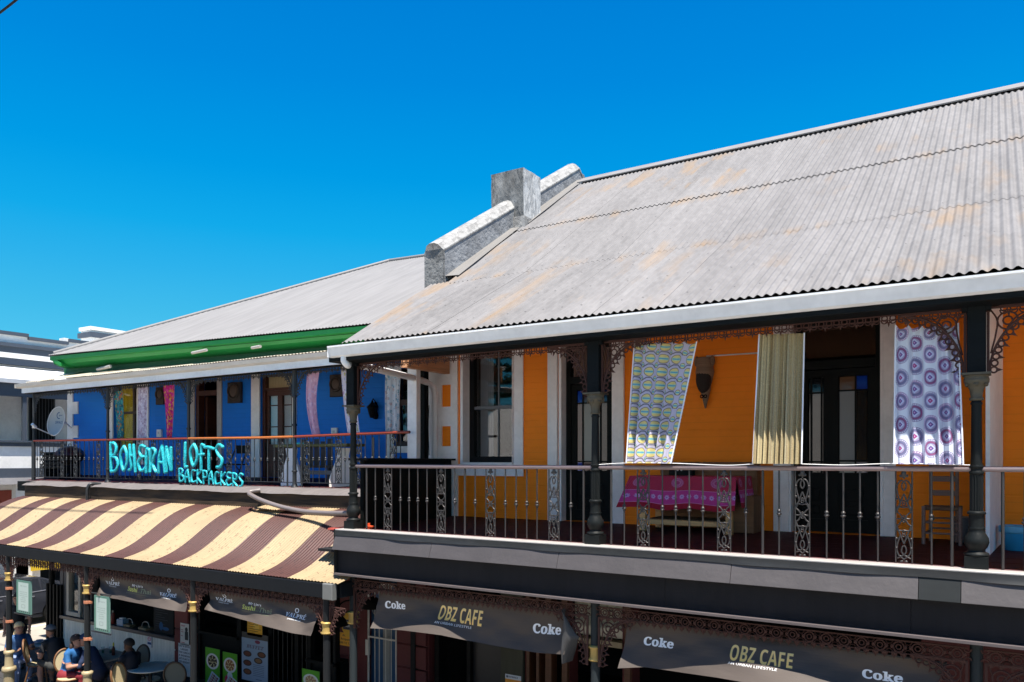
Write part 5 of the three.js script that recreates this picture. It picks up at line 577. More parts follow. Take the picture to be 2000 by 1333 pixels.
// ================= furniture on the balconies =================
{ // table with a magenta cloth, pine crate table under it, wooden chest behind
  const a = P(1243, 1000, 10.6), b = P(1425, 1000, 10.6); const y = 4.76, x0 = a.x, x1 = b.x, z0 = -10.62, z1 = -11.35; const t = thing('table', 'low pine slatted table under the magenta cloth on the orange balcony', 'table', [x0, FLOOR, z0]);
  M('tabletop', cbox(x0, x1, y - .04, y - .004, z1, z0, .006), mPine, t); for (const [x, z] of [[x0 + .08, z0 - .05], [x1 - .02, z0 - .05], [x0 + .08, z1 + .05], [x1 - .02, z1 + .05]]) M('leg', cbox(x - .045, x + .045, FLOOR, y - .041, z - .04, z + .04, .006), mPine, t);
  M('rail', [cbox(x0 + .14, x1 - .07, 4.37, 4.44, z0 - .07, z0 - .03), cbox(x0 + .02, x1 - .07, FLOOR + .1, FLOOR + .17, z0 - .07, z0 - .02)], mPine, t); for (let i = 0; i < 12; i++) { const x = x0 + .16 + i * (x1 - x0 - .3) / 12; M('slat', cbox(x, x + .08, FLOOR + .171, FLOOR + .185, z1 + .06, z0 - .02, .003), mOldWood, t); }
  const tc = canvasTex(1024, 384, (x, w, h) => { x.fillStyle = '#b0103f'; x.fillRect(0, 0, w, h); x.fillStyle = '#d98aa6'; for (let j = 0; j < 20; j++) for (let i = 0; i < 80; i++) circ(x, i * 14 + (j % 2) * 7, j * 12 + 6, 2.4, '#d48ba8'); for (const cx of [110, 480, 850]) { circ(x, cx, 75, [60, 58], '#a83a72'); for (let k = 0; k < 14; k++) { const q = k * .449; circ(x, cx + Math.cos(q) * 40, 75 + Math.sin(q) * 38, 15, null, '#d38fbe', 3); } } x.fillStyle = '#c23a90'; x.fillRect(0, 170, w, 150); x.fillStyle = '#cf8fbc'; x.fillRect(0, 166, w, 5); x.fillRect(0, 314, w, 5); for (let i = 0; i < 15; i++) { const cx = 36 + i * 70, cy = 240; for (let k = 0; k < 8; k++) { const q = k * .785; x.fillStyle = '#c9a4dc'; x.beginPath(); x.ellipse(cx + Math.cos(q) * 15, cy + Math.sin(q) * 18, 11, 6, q, 0, 7); x.fill(); } circ(x, cx, cy, 6, '#6a3fa0'); } x.fillStyle = '#a00c2e'; x.fillRect(0, 322, w, 62); });
  const tm = new THREE.MeshStandardMaterial({ map: tc, roughness: .85, side: THREE.DoubleSide }); const cl = thing('tablecloth', 'magenta tablecloth with white dots and lilac flowers draped over the low table', 'tablecloth', [x0, y, z0]); const xa = x0 - .1, xb = x1 + .1, D = .47;
  M('cloth', [grid(80, 12, (u, v) => { const q = 1 - v, fl = Math.sin(u * 21) * .02 + Math.sin(u * 47) * .008; return [xa + (xb - xa) * u - (u < .12 ? (.12 - u) * 1.6 * q : 0), y + .012 - q * D + .018 * Math.sin(u * 13) * q, z0 + .03 + q * .07 + fl * q, u, v]; }), grid(30, 1, (u, v) => [xa + (xb - xa) * u, y + .013, z0 + .03 - (z0 - z1 + .06) * v, u, .75 + .25 * v]), grid(20, 8, (u, v) => { const q = 1 - v; return [xb + q * .07 + .02 * Math.sin(u * 12) * q, y + .012 - q * D * .9, z0 + .03 - (z0 - z1 + .06) * u, u * .6, v]; }), grid(20, 8, (u, v) => { const q = 1 - v; return [xa - q * .1 + .02 * Math.sin(u * 12) * q, y + .012 - q * D, z0 + .03 - (z0 - z1 + .06) * u, u * .6, v]; })], tm, cl);
  const c0 = X(1294, WW - .15), c1 = X(1482, WW - .15), cy = P(1400, 903, WW - .5).y; const ch = thing('wooden_chest', 'tall old wooden cabinet against the orange wall behind the magenta table', 'cabinet', [c0, FLOOR, -11.4]); M('body', cbox(c0, c1, FLOOR + .02, cy - .03, -WW + .01, -11.36, .008), mOldWood, ch); M('top', cbox(c0 - .02, c1 + .02, cy - .03, cy, -WW + .008, -11.33, .006), mOldWood, ch); for (let k = 0; k < 5; k++) M('plank', cbox(c0 + .02, c1 - .02, FLOOR + .06 + k * .18, FLOOR + .225 + k * .18, -11.36, -11.348, .005), mOldWood, ch); M('side_box', cbox(X(1437, 11.1), X(1480, 11.1), FLOOR + .01, 4.5, -11.35, -10.9, .008), mOldWood, ch);
  { const p = P(1330, 920, 11.2), r = thing('radio', 'small black box with white buttons on the cabinet behind the table', 'radio', [p.x, y, p.z]); M('case', cbox(p.x - .17, p.x + .2, y + .016, y + .13, p.z - .06, p.z + .06, .008), mBlack, r); M('button', [-.03, .03].map(d => T(new THREE.SphereGeometry(.018, 8, 6), p.x + d, y + .1, p.z + .06)), mWhiteP, r); }
}
{ // ladder-back chair
  const y0 = FLOOR, a = P(1799, 1062, 10.75), b = P(1880, 1066, 10.75), m = mat(.3, .2, .17, .7, { map: woodT }), t = thing('ladder_back_chair', 'weathered ladder back chair with woven seat behind the medallion curtain', 'chair', [a.x, y0, a.z]); const x0 = a.x + .03, x1 = b.x - .02, z0 = -10.75, z1 = -11.2, sy = y0 + .44;
  for (const x of [x0, x1]) { M('leg', bar(V(x, y0, z0), V(x, sy + .03, z0), .022, 8), m, t); M('leg', bar(V(x + (x === x0 ? .05 : -.05), y0, z1), V(x + (x === x0 ? .05 : -.05), y0 + 1.05, z1 - .06), .021, 8), m, t); }
  M('seat', cbox(x0 - .01, x1 + .01, sy - .02, sy + .025, z1, z0, .012), mat(.2, .12, .07, .9, { map: woodT }), t); for (const q of [.62, .8, .98]) M('slat', cbox(x0 + .06, x1 - .06, y0 + q - .035, y0 + q + .035, z1 - .06, z1 - .035, .006), m, t); M('stretcher', [.14, .27].flatMap(q => [bar(V(x0, y0 + q, z0), V(x1, y0 + q, z0), .013), bar(V(x0 + .05, y0 + q + .03, z1), V(x1 - .05, y0 + q + .03, z1), .013), bar(V(x0, y0 + q, z0), V(x0 + .05, y0 + q, z1), .013), bar(V(x1, y0 + q, z0), V(x1 - .05, y0 + q, z1), .013)]), m, t); }
{ const p = P(1985, 1062, 10.6), t = thing('bucket', 'bright blue plastic bucket lined with a bag at the right edge of the orange balcony', 'bucket', [p.x, FLOOR, p.z]), m = mat(.03, .3, .55, .4); M('pail', T(lathe([[0, 0], [.12, 0], [.155, .26], [.165, .27], [.15, .268], [.115, .012], [0, .012]], 20), p.x, FLOOR, p.z), m, t); M('liner', T(lathe([[.15, .2], [.17, .21], [.172, .275], [.15, .285], [.14, .24]], 20), p.x, FLOOR, p.z), mat(.12, .42, .62, .5), t); }
{ const p = P(1880, 1040, 11.3), t = thing('paint_tin', 'dark tin standing on the deck behind the ladder back chair', 'tin', [p.x, FLOOR, p.z]); M('can', T(lathe([[0, 0], [.1, 0], [.1, .3], [.105, .31], [.09, .31], [.0, .3]], 16), p.x, FLOOR, p.z), mat(.12, .13, .15, .5, gr()), t); M('lid', T(lathe([[0, .312], [.09, .314], [.1, .322], [0, .325]], 16), p.x, FLOOR, p.z), mZinc, t); }
{ const p = P(722, 1033, 8.55), t = thing('red_bracket', 'small bent orange red metal offcut on the ledge inside the railing', 'metal offcut', [p.x, FLOOR, p.z]); M('strip', [box(p.x - .07, p.x + .02, FLOOR + .004, FLOOR + .025, p.z - .03, p.z + .03), box(p.x - .05, p.x - .02, FLOOR + .025, FLOOR + .1, p.z - .03, p.z + .03), box(p.x - .03, p.x + .06, FLOOR + .045, FLOOR + .065, p.z - .03, p.z + .03)], mat(.7, .1, .03, .5), t); }
// blue balcony
{ const w = 10.85, p = X(577, w), t = thing('slab_leg_table', 'long console table with olive top and white vase shaped slab legs on the blue balcony', 'table', [p, BFL, -w]); const y1 = 5.24, prof = s => [[-.26 * s, 0], [-.26, .16], [-.17, .42], [-.1, .6], [-.13, .76], [.13, .76], [.1, .6], [.17, .42], [.26, .16], [.26 * s, 0]]; const lg = extr(prof(1), .06, -.03, [], .005);
  M('slab_leg', T(R(lg, 0, .1), p, BFL + .01, -w + .1), mat(.95, .95, .95, .6), t); M('slab_leg', T(R(lg, 0, .9), X(670, w), BFL + .01, -w), mat(.95, .9, .82, .6), t); M('tabletop', [cbox(X(545, w), X(688, w), y1 + .03, y1 + .085, -w - .35, -w + .16, .008)], mat(.2, .2, .06, .6, { map: woodT }), t); const d = new THREE.CylinderGeometry(.17, .17, .03, 16); d.scale(1, 1, .6); M('tray', T(d, X(586, w - .1), y1 + .1, -w + .1), mat(.03, .5, .6, .5), t);
  M('stretcher', cbox(p, X(670, w), BFL + .25, BFL + .33, -w - .02, -w + .02), mat(.16, .17, .18, .7, gr()), t);
  const q = X(612, 11.3), b = thing('slatted_bench', 'dark grey slatted bench between the table and the blue wall', 'bench', [q, BFL, -11.3]), m = mat(.07, .065, .07, .7, gr()); for (let i = 0; i < 5; i++) { const x = X(590 + i * 13, 11.45); M('back_slat', cbox(x - .07, x + .07, BFL + .42, BFL + .98 - (i % 2) * .05, -11.5, -11.47, .006), m, b); } M('seat', cbox(X(585, 11.3), X(655, 11.3), BFL + .38, BFL + .43, -11.46, -11.15, .006), m, b); for (const x of [X(590, 11.3), X(650, 11.3)]) M('leg', cbox(x - .03, x + .03, BFL, BFL + .38, -11.46, -11.15, .006), m, b); }
{ // kettle barbecue
  const w = 10.95, p = P(136, 890, w), t = thing('kettle_barbecue', 'dark maroon kettle barbecue on splayed legs at the left end of the blue balcony', 'barbecue', [p.x, BFL, p.z]), m = mat(.05, .012, .018, .3, gr()); const R0 = .36; M('bowl', T(lathe([[0, -.26], [.15, -.24], [.28, -.15], [R0, 0]], 24), p.x, p.y, p.z), mBlack, t); M('lid', T(lathe([[R0 + .01, .0], [R0 - .02, .08], [.24, .19], [.1, .24], [0, .25]], 24), p.x, p.y, p.z), m, t); M('handle', tube([V(p.x - .06, p.y + .24, p.z), V(p.x - .06, p.y + .29, p.z), V(p.x + .06, p.y + .29, p.z), V(p.x + .06, p.y + .24, p.z)], .012, 12, 6), mBlack, t); for (const [dx, dz] of [[-.36, .1], [.36, .15], [0, -.3]]) M('leg', bar(V(p.x + dx * .5, p.y - .18, p.z + dz * .5), V(p.x + dx, BFL + .05, p.z + dz), .014), mIron, t); const wh = new THREE.CylinderGeometry(.09, .09, .05, 16); wh.rotateZ(Math.PI / 2); for (const s of [.32, -.05]) M('wheel', T(wh, p.x + s, BFL + .1, p.z + .16), mBlack, t); const sh = new THREE.BoxGeometry(.5, .025, .24); M('side_shelf', T(sh, p.x - .6, p.y - .02, p.z), mBlack, t); }
{ const w = 10.85, x = X(459, w), t = thing('folding_chair', 'dark folding chair standing behind the small turquoise letters', 'chair', [x, BFL, -w]); for (const s of [-.22, .22]) { M('leg', bar(V(x + s, BFL + .01, -w + .2), V(x + s * .9, BFL + .86, -w - .2), .016), mIron, t); M('leg', bar(V(x + s * .8, BFL + .01, -w - .22), V(x + s * .8, BFL + .46, -w + .16), .016), mIron, t); } M('seat', cbox(x - .21, x + .21, BFL + .43, BFL + .46, -w - .16, -w + .18, .008), mBlack, t); M('backrest', cbox(x - .21, x + .21, BFL + .68, BFL + .86, -w - .22, -w - .19, .008), mBlack, t); }
{ const w = 11.1, x0 = X(84, w), x1 = X(118, w), t = thing('balcony_crate', 'dark slatted crate beside the barbecue at the end of the blue balcony', 'crate', [x0, BFL, -w]); for (let i = 0; i < 4; i++) M('slat', cbox(x0, x1, 4.78 + i * .1, 4.86 + i * .1, -w - .02, -w + .02, .005), mBlack, t); for (const x of [x0, x1]) M('corner_post', box(x - .03, x + .03, BFL, 5.2, -w - .5, -w - .021), mBlack, t); M('lid', cbox(x0 - .03, x1 + .03, 5.201, 5.23, -w - .5, -w + .03, .006), mBlack, t); }

// ================= white corner building across the side street =================
{ const wb = thing('white_building', 'white building with dark blue string courses and stepped parapet across the side street', 'building', [-31, 0, -16]); const mW = mat(.86, .85, .82, .75, gr()), mS = mat(.06, .075, .1, .6, gr()); const XB = -31, z0 = 2, z1 = -23;
  const st = [[z0, PS(53, 640, XB).z, PS(30, 650, XB).y], [PS(53, 640, XB).z, PS(131, 640, XB).z, PS(90, 663, XB).y], [PS(131, 640, XB).z, PS(181, 640, XB).z, PS(155, 665.5, XB).y]];
  M('wall', [box(XB - 8, XB, 0, 9.3, z1 - 3, z0)], mW, wb); st.forEach(([a, b, y]) => { M('parapet', box(XB - .3, XB, 9.301, y - .1, b, a - .001), mW, wb); M('parapet_coping', cbox(XB - .36, XB + .12, y - .12, y, b, a, .01), mS, wb); });
  M('parapet_knob', box(XB - .3, XB + .05, st[1][2] - .02, st[1][2] + .14, PS(131, 640, XB).z - .02, PS(123, 640, XB).z), mW, wb);
  const yA = PS(30, 672, XB).y, yB2 = PS(30, 701, XB).y; M('string_course', [box(XB, XB + .14, yA - .13, yA, z1, z0), box(XB, XB + .05, yA - .5, yA - .131, z1, z0)], mS, wb); M('cornice', [box(XB, XB + .3, yB2 - .02, yB2 + .16, z1, z0)], mW, wb); M('string_course', box(XB, XB + .24, yB2 - .26, yB2 - .021, z1, z0), mS, wb);
  const p = PS(177, 640, -33.5); M('raised_block', box(-34.3, -33.5, 9, p.y - .1, p.z - 9, p.z), mW, wb); M('block_coping', [box(-34.4, -33.38, p.y - .42, p.y - .2, p.z - 9, p.z + .1), ], mS, wb); M('block_cap', box(-34.36, -33.42, p.y - .1, p.y + .05, p.z - 9, p.z + .06), mW, wb);
  const XF = -28.3, yr = PS(0, 739, XF).y, yr2 = PS(0, 712, XB + .1).y; const vr = M('balcony_roof', [runZ([[XF, yr - .06], [XB, yr2 - .06], [XB, yr2 - .1], [XF, yr - .12]], z1, z0)], mW, wb); for (let i = 0; i < 24; i++) M('roof_sheet', runZ([[XF - .08, yr - .05], [XB, yr2 - .05], [XB, yr2 - .02 - (i % 2) * .01], [XF - .08, yr - .02 - (i % 2) * .01]], z1 + i * 1.04, z1 + i * 1.04 + 1.02), mWhiteP, vr);
  M('balcony_gutter', box(XF - .02, XF + .14, yr - .14, yr, z1, z0), mat(.5, .52, .55, .5, gr()), wb); M('balcony_beam', box(XF - .14, XF - .021, yr - .58, yr - .13, z1, z0), mS, wb);
  const yp = PS(30, 861, XF).y, yq = PS(30, 915, XF).y; M('balcony_wall', box(XF - .16, XF, yq, yp - .2, z1, z0), mW, wb); M('balcony_coping', [cbox(XF - .22, XF + .12, yp - .06, yp, z1, z0, .01), box(XF - .18, XF + .05, yp - .2, yp - .07, z1, z0)], mS, wb); M('balcony_band', [box(XF - .2, XF + .03, yq - .33, yq, z1, z0)], mS, wb); M('balcony_floor', box(XB, XF + .1, yq - .55, yq - .331, z1, z0), mat(.4, .38, .38, .8, gr()), wb);
  for (const q of [8, 40]) { const c = PS(q, 900, XF); } for (const z of [-9, -13.5, -18]) { M('balcony_post', box(XF - .14, XF - .02, yp, yr - .58, z - .06, z + .06), mS, wb); M('ground_post', box(XF - .5, XF - .2, 0, yq - .55, z - .2, z + .2), mW, wb); }
  const ga = PS(55, 800, XB), gb = PS(104, 800, XB); M('dark_window', box(XB, XB + .03, yq + .1, yr - .3, gb.z, ga.z), mBlack, wb); M('window_bars', Array.from({ length: 9 }, (_, i) => bar(V(XB + .08, yq + .1, ga.z + (gb.z - ga.z) * i / 8), V(XB + .08, yr - .3, ga.z + (gb.z - ga.z) * i / 8), .02)), mIron, wb); M('wall_pipe', [bar(PS(43, 765, XB + .06), PS(43, 860, XB + .06), .03)], mat(.5, .5, .5, .6), wb);
  M('shop_opening', [box(XB, XB + .02, .2, 3.4, -20, -15), box(XB, XB + .02, .2, 3.2, -12.5, -8)], mBlack, wb); M('red_panel', box(XB, XB + .03, 2.4, 3.9, -14.8, -12.6), mat(.3, .06, .04, .7, gr()), wb); M('yellow_sign', box(XF - .1, XF - .05, 1.15, 1.75, PS(118, 1120, XF).z - 2, PS(62, 1120, XF).z), mat(.75, .5, .02, .6, gr()), wb); M('pale_panel', box(XF - .3, XF - .2, .2, 2.6, PS(66, 1120, XF).z - .3, PS(28, 1120, XF).z), mW, wb); }
// black folded screen beside the shopfront
{ const w = 10.7, x0 = X(90, w), x1 = X(117, w), t = thing('folding_screen', 'tall black fluted screen standing left of the pale boarded shopfront', 'screen', [x0, .12, -w]); for (let i = 0; i < 8; i++) { const a = x0 + (x1 - x0) * i / 8; M('leaf', cbox(a + .005, a + (x1 - x0) / 8 - .005, .13, P(100, 1141, w).y, -w - .04 - (i % 2) * .04, -w + .02 - (i % 2) * .04, .008), mBlack, t); } M('pole', bar(V(X(99, w), P(100, 1141, w).y, -w - .02), V(X(99, w), 3.6, -w - .02), .07, 10), mBlack, t); }
// ================= pavement cafe =================
const onY = (px, py, y) => { const u = (px - CX) / FOC, t = (EYE - y) * FOC / (py - HY); return V(t * (-SN + u * CS), y, -t * (CS + u * SN)); };
const GY = .122;
const mCane = mat(.22, .1, .035, .5, { map: woodT }), mWeave = mat(.55, .45, .26, .8, { map: tex(128, 128, (u, v) => .65 + .35 * ((Math.floor(u * 24) + Math.floor(v * 24)) % 2), 4, 4) }), mWeaveGrey = mat(.16, .17, .14, .8, { map: mWeave.map });
function bistro(name, label, dark) {
  const t = thing(name, label, 'chair', [0, 0, 0], 'cane cafe chairs'); const fr = dark ? mat(.06, .035, .02, .5) : mCane, wv = dark ? mWeaveGrey : mWeave;
  const o = new THREE.TorusGeometry(1, .09, 8, 30); o.scale(.2, .245, .25); o.rotateX(-.16); M('back_frame', [T(o, 0, .76, -.24), ...[-1, 1].map(s => bar(V(s * .15, .46, -.19), V(s * .13, .6, -.215), .016))], fr, t);
  const d = new THREE.CircleGeometry(.19, 26); d.scale(1, 1.24, 1); d.rotateX(-.16); M('back_panel', T(d, 0, .76, -.235), wv, t); M('seat', T(lathe([[0, -.02], [.2, -.02], [.215, 0], [.2, .02], [0, .025]], 22), 0, .46, 0), wv, t); M('seat_ring', T(R(new THREE.TorusGeometry(.21, .018, 6, 26), Math.PI / 2), 0, .455, 0), fr, t);
  for (const [a, b] of [[-1, 1], [1, 1], [-1, -1], [1, -1]]) M('leg', bar(V(a * .16, .45, b * .15), V(a * .2, .003, b * .2 - (b < 0 ? .05 : 0)), .015, 8), fr, t); M('stretcher', [tube([V(-.17, .2, .16), V(0, .27, 0), V(.17, .2, .16)], .01, 10, 5), tube([V(-.17, .2, -.17), V(0, .27, 0), V(.17, .2, -.17)], .01, 10, 5)], fr, t); return t;
}
const chairs = [[50, 1272, 2.5, 0, 'tan cane chair with pale oval back behind the leftmost post'], [118, 1294, 1.75, 0, 'tan cane chair with cream oval back under the woman in blue'], [248, 1290, -1.35, 1, 'dark cane chair carrying the diner in dark clothes'], [278, 1284, .1, 1, 'dark cane chair with grey oval back standing against the pale boards'], [248, 1316, 1.2, 0, 'tan cane chair with cream oval back at left of the empty round table'], [341, 1318, -2.4, 1, 'dark cane chair at right of the empty round table near the red pillar']];
let pT, pD; for (const [px, py, ry, dk, lb] of chairs) { let c; if (dk) { c = pD ? pD.clone() : (pD = bistro('cane_chair', lb, 1)); } else c = pT ? pT.clone() : (pT = bistro('cane_chair', lb, 0)); if (!c.parent) { c.name = numbered('cane_chair'); scene.add(c); } const p = onY(px, py, GY + .76); c.rotation.y = ry; c.position.set(p.x + .24 * Math.sin(ry), GY, p.z + .24 * Math.cos(ry)); c.userData = { label: lb, category: 'chair', group: 'cane cafe chairs' }; }
const mTop = mat(.62, .64, .6, .35, gr()), mTopW = mat(.6, .5, .4, .45, { map: woodT });
function cafeTable(label, p, r, round, m) { const t = thing('cafe_table', label, 'table', [p.x, GY, p.z], 'pavement cafe tables'); const y = GY + .74; if (round) M('tabletop', T(lathe([[0, -.03], [r - .01, -.03], [r, -.015], [r - .008, 0], [0, 0]], 32), p.x, y, p.z), m, t); else M('tabletop', cbox(p.x - r, p.x + r, y - .035, y, p.z - r * .85, p.z + r * .85, .008), m, t); M('pedestal', T(lathe([[.24, 0], [.24, .02], [.06, .05], [.035, .1], [.035, .66], [.12, .7], [0, .705]], 18), p.x, GY, p.z), mIron, t); return t; }
const t1 = onY(82, 1256, GY + .74), t2 = onY(196, 1281, GY + .74), t3 = onY(293, 1303, GY + .74);
cafeTable('small round table with blue crockery between the blonde woman and the man in the cap', t1, .36, 1, mTop); cafeTable('square wooden cafe table with bottle, glasses and papers behind the second post', t2, .52, 0, mTopW); cafeTable('empty grey round cafe table by the pale boarded shopfront', t3, .42, 1, mTop);
{ const s = onY(290, 1331, GY + .3), q = thing('side_stool', 'low grey round stool under the empty round cafe table', 'stool', [s.x, GY, s.z], undefined); M('top', T(lathe([[0, .32], [.22, .32], [.22, .35], [0, .355]], 20), s.x, GY, s.z), mTop, q); M('leg', [0, 1, 2].map(i => bar(V(s.x + Math.cos(i * 2.1) * .14, GY + .32, s.z + Math.sin(i * 2.1) * .14), V(s.x + Math.cos(i * 2.1) * .18, GY, s.z + Math.sin(i * 2.1) * .18), .014)), mIron, q); }
// things on the tables
const onT = (t, dx, dz) => [t.x + dx, GY + .742, t.z + dz]; const mCrock = mat(.3, .45, .62, .3);
{ let [x, y, z] = onT(t1, -.05, .05); let o = thing('plate', 'blue plate and bowl on the small round table', 'crockery', [x, y, z]); M('plate', T(lathe([[0, .004], [.07, .004], [.13, .02], [.135, .024], [.07, .012], [0, .012]], 22), x, y, z), mCrock, o); M('bowl', T(lathe([[0, .02], [.04, .02], [.075, .07], [.07, .07], [.035, .03], [0, .03]], 18), x + .03, y, z), mCrock, o);
  [x, y, z] = onT(t1, .16, -.05); o = thing('cup', 'pale blue cup on the small round table nearer the man', 'cup', [x, y, z]); M('cup', T(lathe([[0, 0], [.035, 0], [.045, .09], [.04, .09], [.03, .01], [0, .01]], 16), x, y, z), mCrock, o); M('handle', T(new THREE.TorusGeometry(.025, .006, 6, 12), x + .05, y + .05, z), mCrock, o);
  [x, y, z] = onT(t2, .22, -.15); o = thing('sauce_bottle', 'dark red sauce bottle with yellow cap on the square cafe table', 'bottle', [x, y, z]); M('bottle', T(lathe([[0, 0], [.032, 0], [.034, .14], [.014, .19], [.014, .22], [0, .22]], 14), x, y, z), mat(.09, .015, .012, .25), o); M('cap', T(lathe([[.017, .2], [.018, .24], [.008, .27], [0, .27]], 12), x, y, z), mat(.75, .6, .05, .4), o);
  for (const [dx, dz, lb] of [[-.12, -.12, 'left drinking glass on the square cafe table'], [.0, -.22, 'right drinking glass on the square cafe table, beside the sauce bottle']]) { [x, y, z] = onT(t2, dx, dz); o = thing('drinking_glass', lb, 'glass', [x, y, z], 'glasses on the square table'); M('glass', T(lathe([[0, .004], [.03, 0], [.038, .14], [.035, .14], [.028, .01]], 16), x, y, z), mGlass, o); M('drink', T(lathe([[0, .012], [.027, .012], [.031, .07], [0, .07]], 14), x, y, z), mat(.12, .14, .05, .3), o); }
  [x, y, z] = onT(t2, -.22, .25); o = thing('napkin', 'folded pale blue napkin standing on the near side of the square cafe table', 'napkin', [x, y, z]); M('fold', [bar(V(x - .08, y, z), V(x, y + .1, z), .006, 4), grid(1, 1, (u, v) => [x - .1 + u * .2, y + .004 + v * .11, z + .06 - v * .06]), grid(1, 1, (u, v) => [x - .1 + u * .2, y + .004 + v * .11, z - .06 + v * .06])], mat(.45, .6, .8, .7), o);
  [x, y, z] = onT(t2, .05, .28); o = thing('paper_menu', 'blue and white paper menu lying at the front corner of the square table', 'menu', [x, y, z]); M('sheet', box(x - .15, x + .15, y, y + .006, z - .1, z + .1), mat(.3, .45, .62, .6), o); M('page', box(x - .14, x + .02, y + .006, y + .01, z - .09, z + .09), mat(.55, .65, .78, .6), o); }
// counter goods in the sushi window
{ const ys = P(250, 1226, SW).y; const it = [[220, 'sauce bottle', 'red sauce bottle at the left end of the sushi counter'], [239, 'dispenser', 'blue and white napkin dispenser on the sushi counter']]; let p = P(220, 1210, SW + .05); let o = thing('sauce_bottle', it[0][2], 'bottle', [p.x, ys, p.z]); M('bottle', T(lathe([[0, 0], [.05, 0], [.05, .2], [.02, .28], [0, .3]], 12), p.x, ys, p.z), mat(.25, .04, .03, .3), o); M('cap', T(lathe([[.022, .27], [.022, .32], [0, .33]], 10), p.x, ys, p.z), mat(.6, .5, .4, .4), o);
  p = P(239, 1214, SW + .05); o = thing('napkin_dispenser', it[1][2], 'dispenser', [p.x, ys, p.z]); M('case', cbox(p.x - .13, p.x + .13, ys, ys + .16, p.z - .08, p.z + .08, .01), mat(.2, .34, .5, .4), o); M('paper', box(p.x - .08, p.x + .08, ys + .16, ys + .19, p.z - .04, p.z + .04), mWhiteP, o);
  for (const [px, lb] of [[252, 'left steel serving basket with bow handle on the sushi counter'], [284, 'right steel serving basket with bow handle on the sushi counter']]) { p = P(px, 1215, SW + .08); o = thing('serving_basket', lb, 'basket', [p.x, ys, p.z], 'serving baskets on the sushi counter'); M('tray', cbox(p.x - .16, p.x + .16, ys, ys + .06, p.z - .1, p.z + .1, .01), mat(.2, .16, .1, .6), o); M('bow', tube([V(p.x - .15, ys + .06, p.z), V(p.x - .1, ys + .16, p.z), V(p.x + .1, ys + .17, p.z), V(p.x + .15, ys + .06, p.z)], .012, 16, 6), mat(.35, .36, .36, .3, { metalness: .6 }), o); }
  const b0 = P(300, 1238, SW + .06), b1 = P(340, 1184, SW + .06); o = thing('chalkboard', 'dark chalkboard menu with blue drawing at the right end of the sushi counter', 'board', [b0.x, b0.y, b0.z]); M('frame', cbox(b0.x, b1.x, b0.y, b1.y, -SW - .08, -SW - .05, .006), mBlack, o); const g = new THREE.PlaneGeometry(b1.x - b0.x - .06, b1.y - b0.y - .06); M('chalk_print', T(g, (b0.x + b1.x) / 2, (b0.y + b1.y) / 2, -SW - .046), new THREE.MeshStandardMaterial({ roughness: .8, map: canvasTex(240, 300, (x, w, h) => { x.fillStyle = '#1c1d20'; x.fillRect(0, 0, w, h); x.fillStyle = '#4c5058'; for (let i = 0; i < 9; i++) x.fillRect(20, 30 + i * 24, 80 + (i * 37) % 110, 4); x.fillStyle = '#2a5a8a'; x.beginPath(); x.ellipse(90, 220, 24, 44, 0, 0, 7); x.fill(); x.beginPath(); x.ellipse(150, 240, 40, 18, 0, 0, 7); x.fill(); }) }), o); }
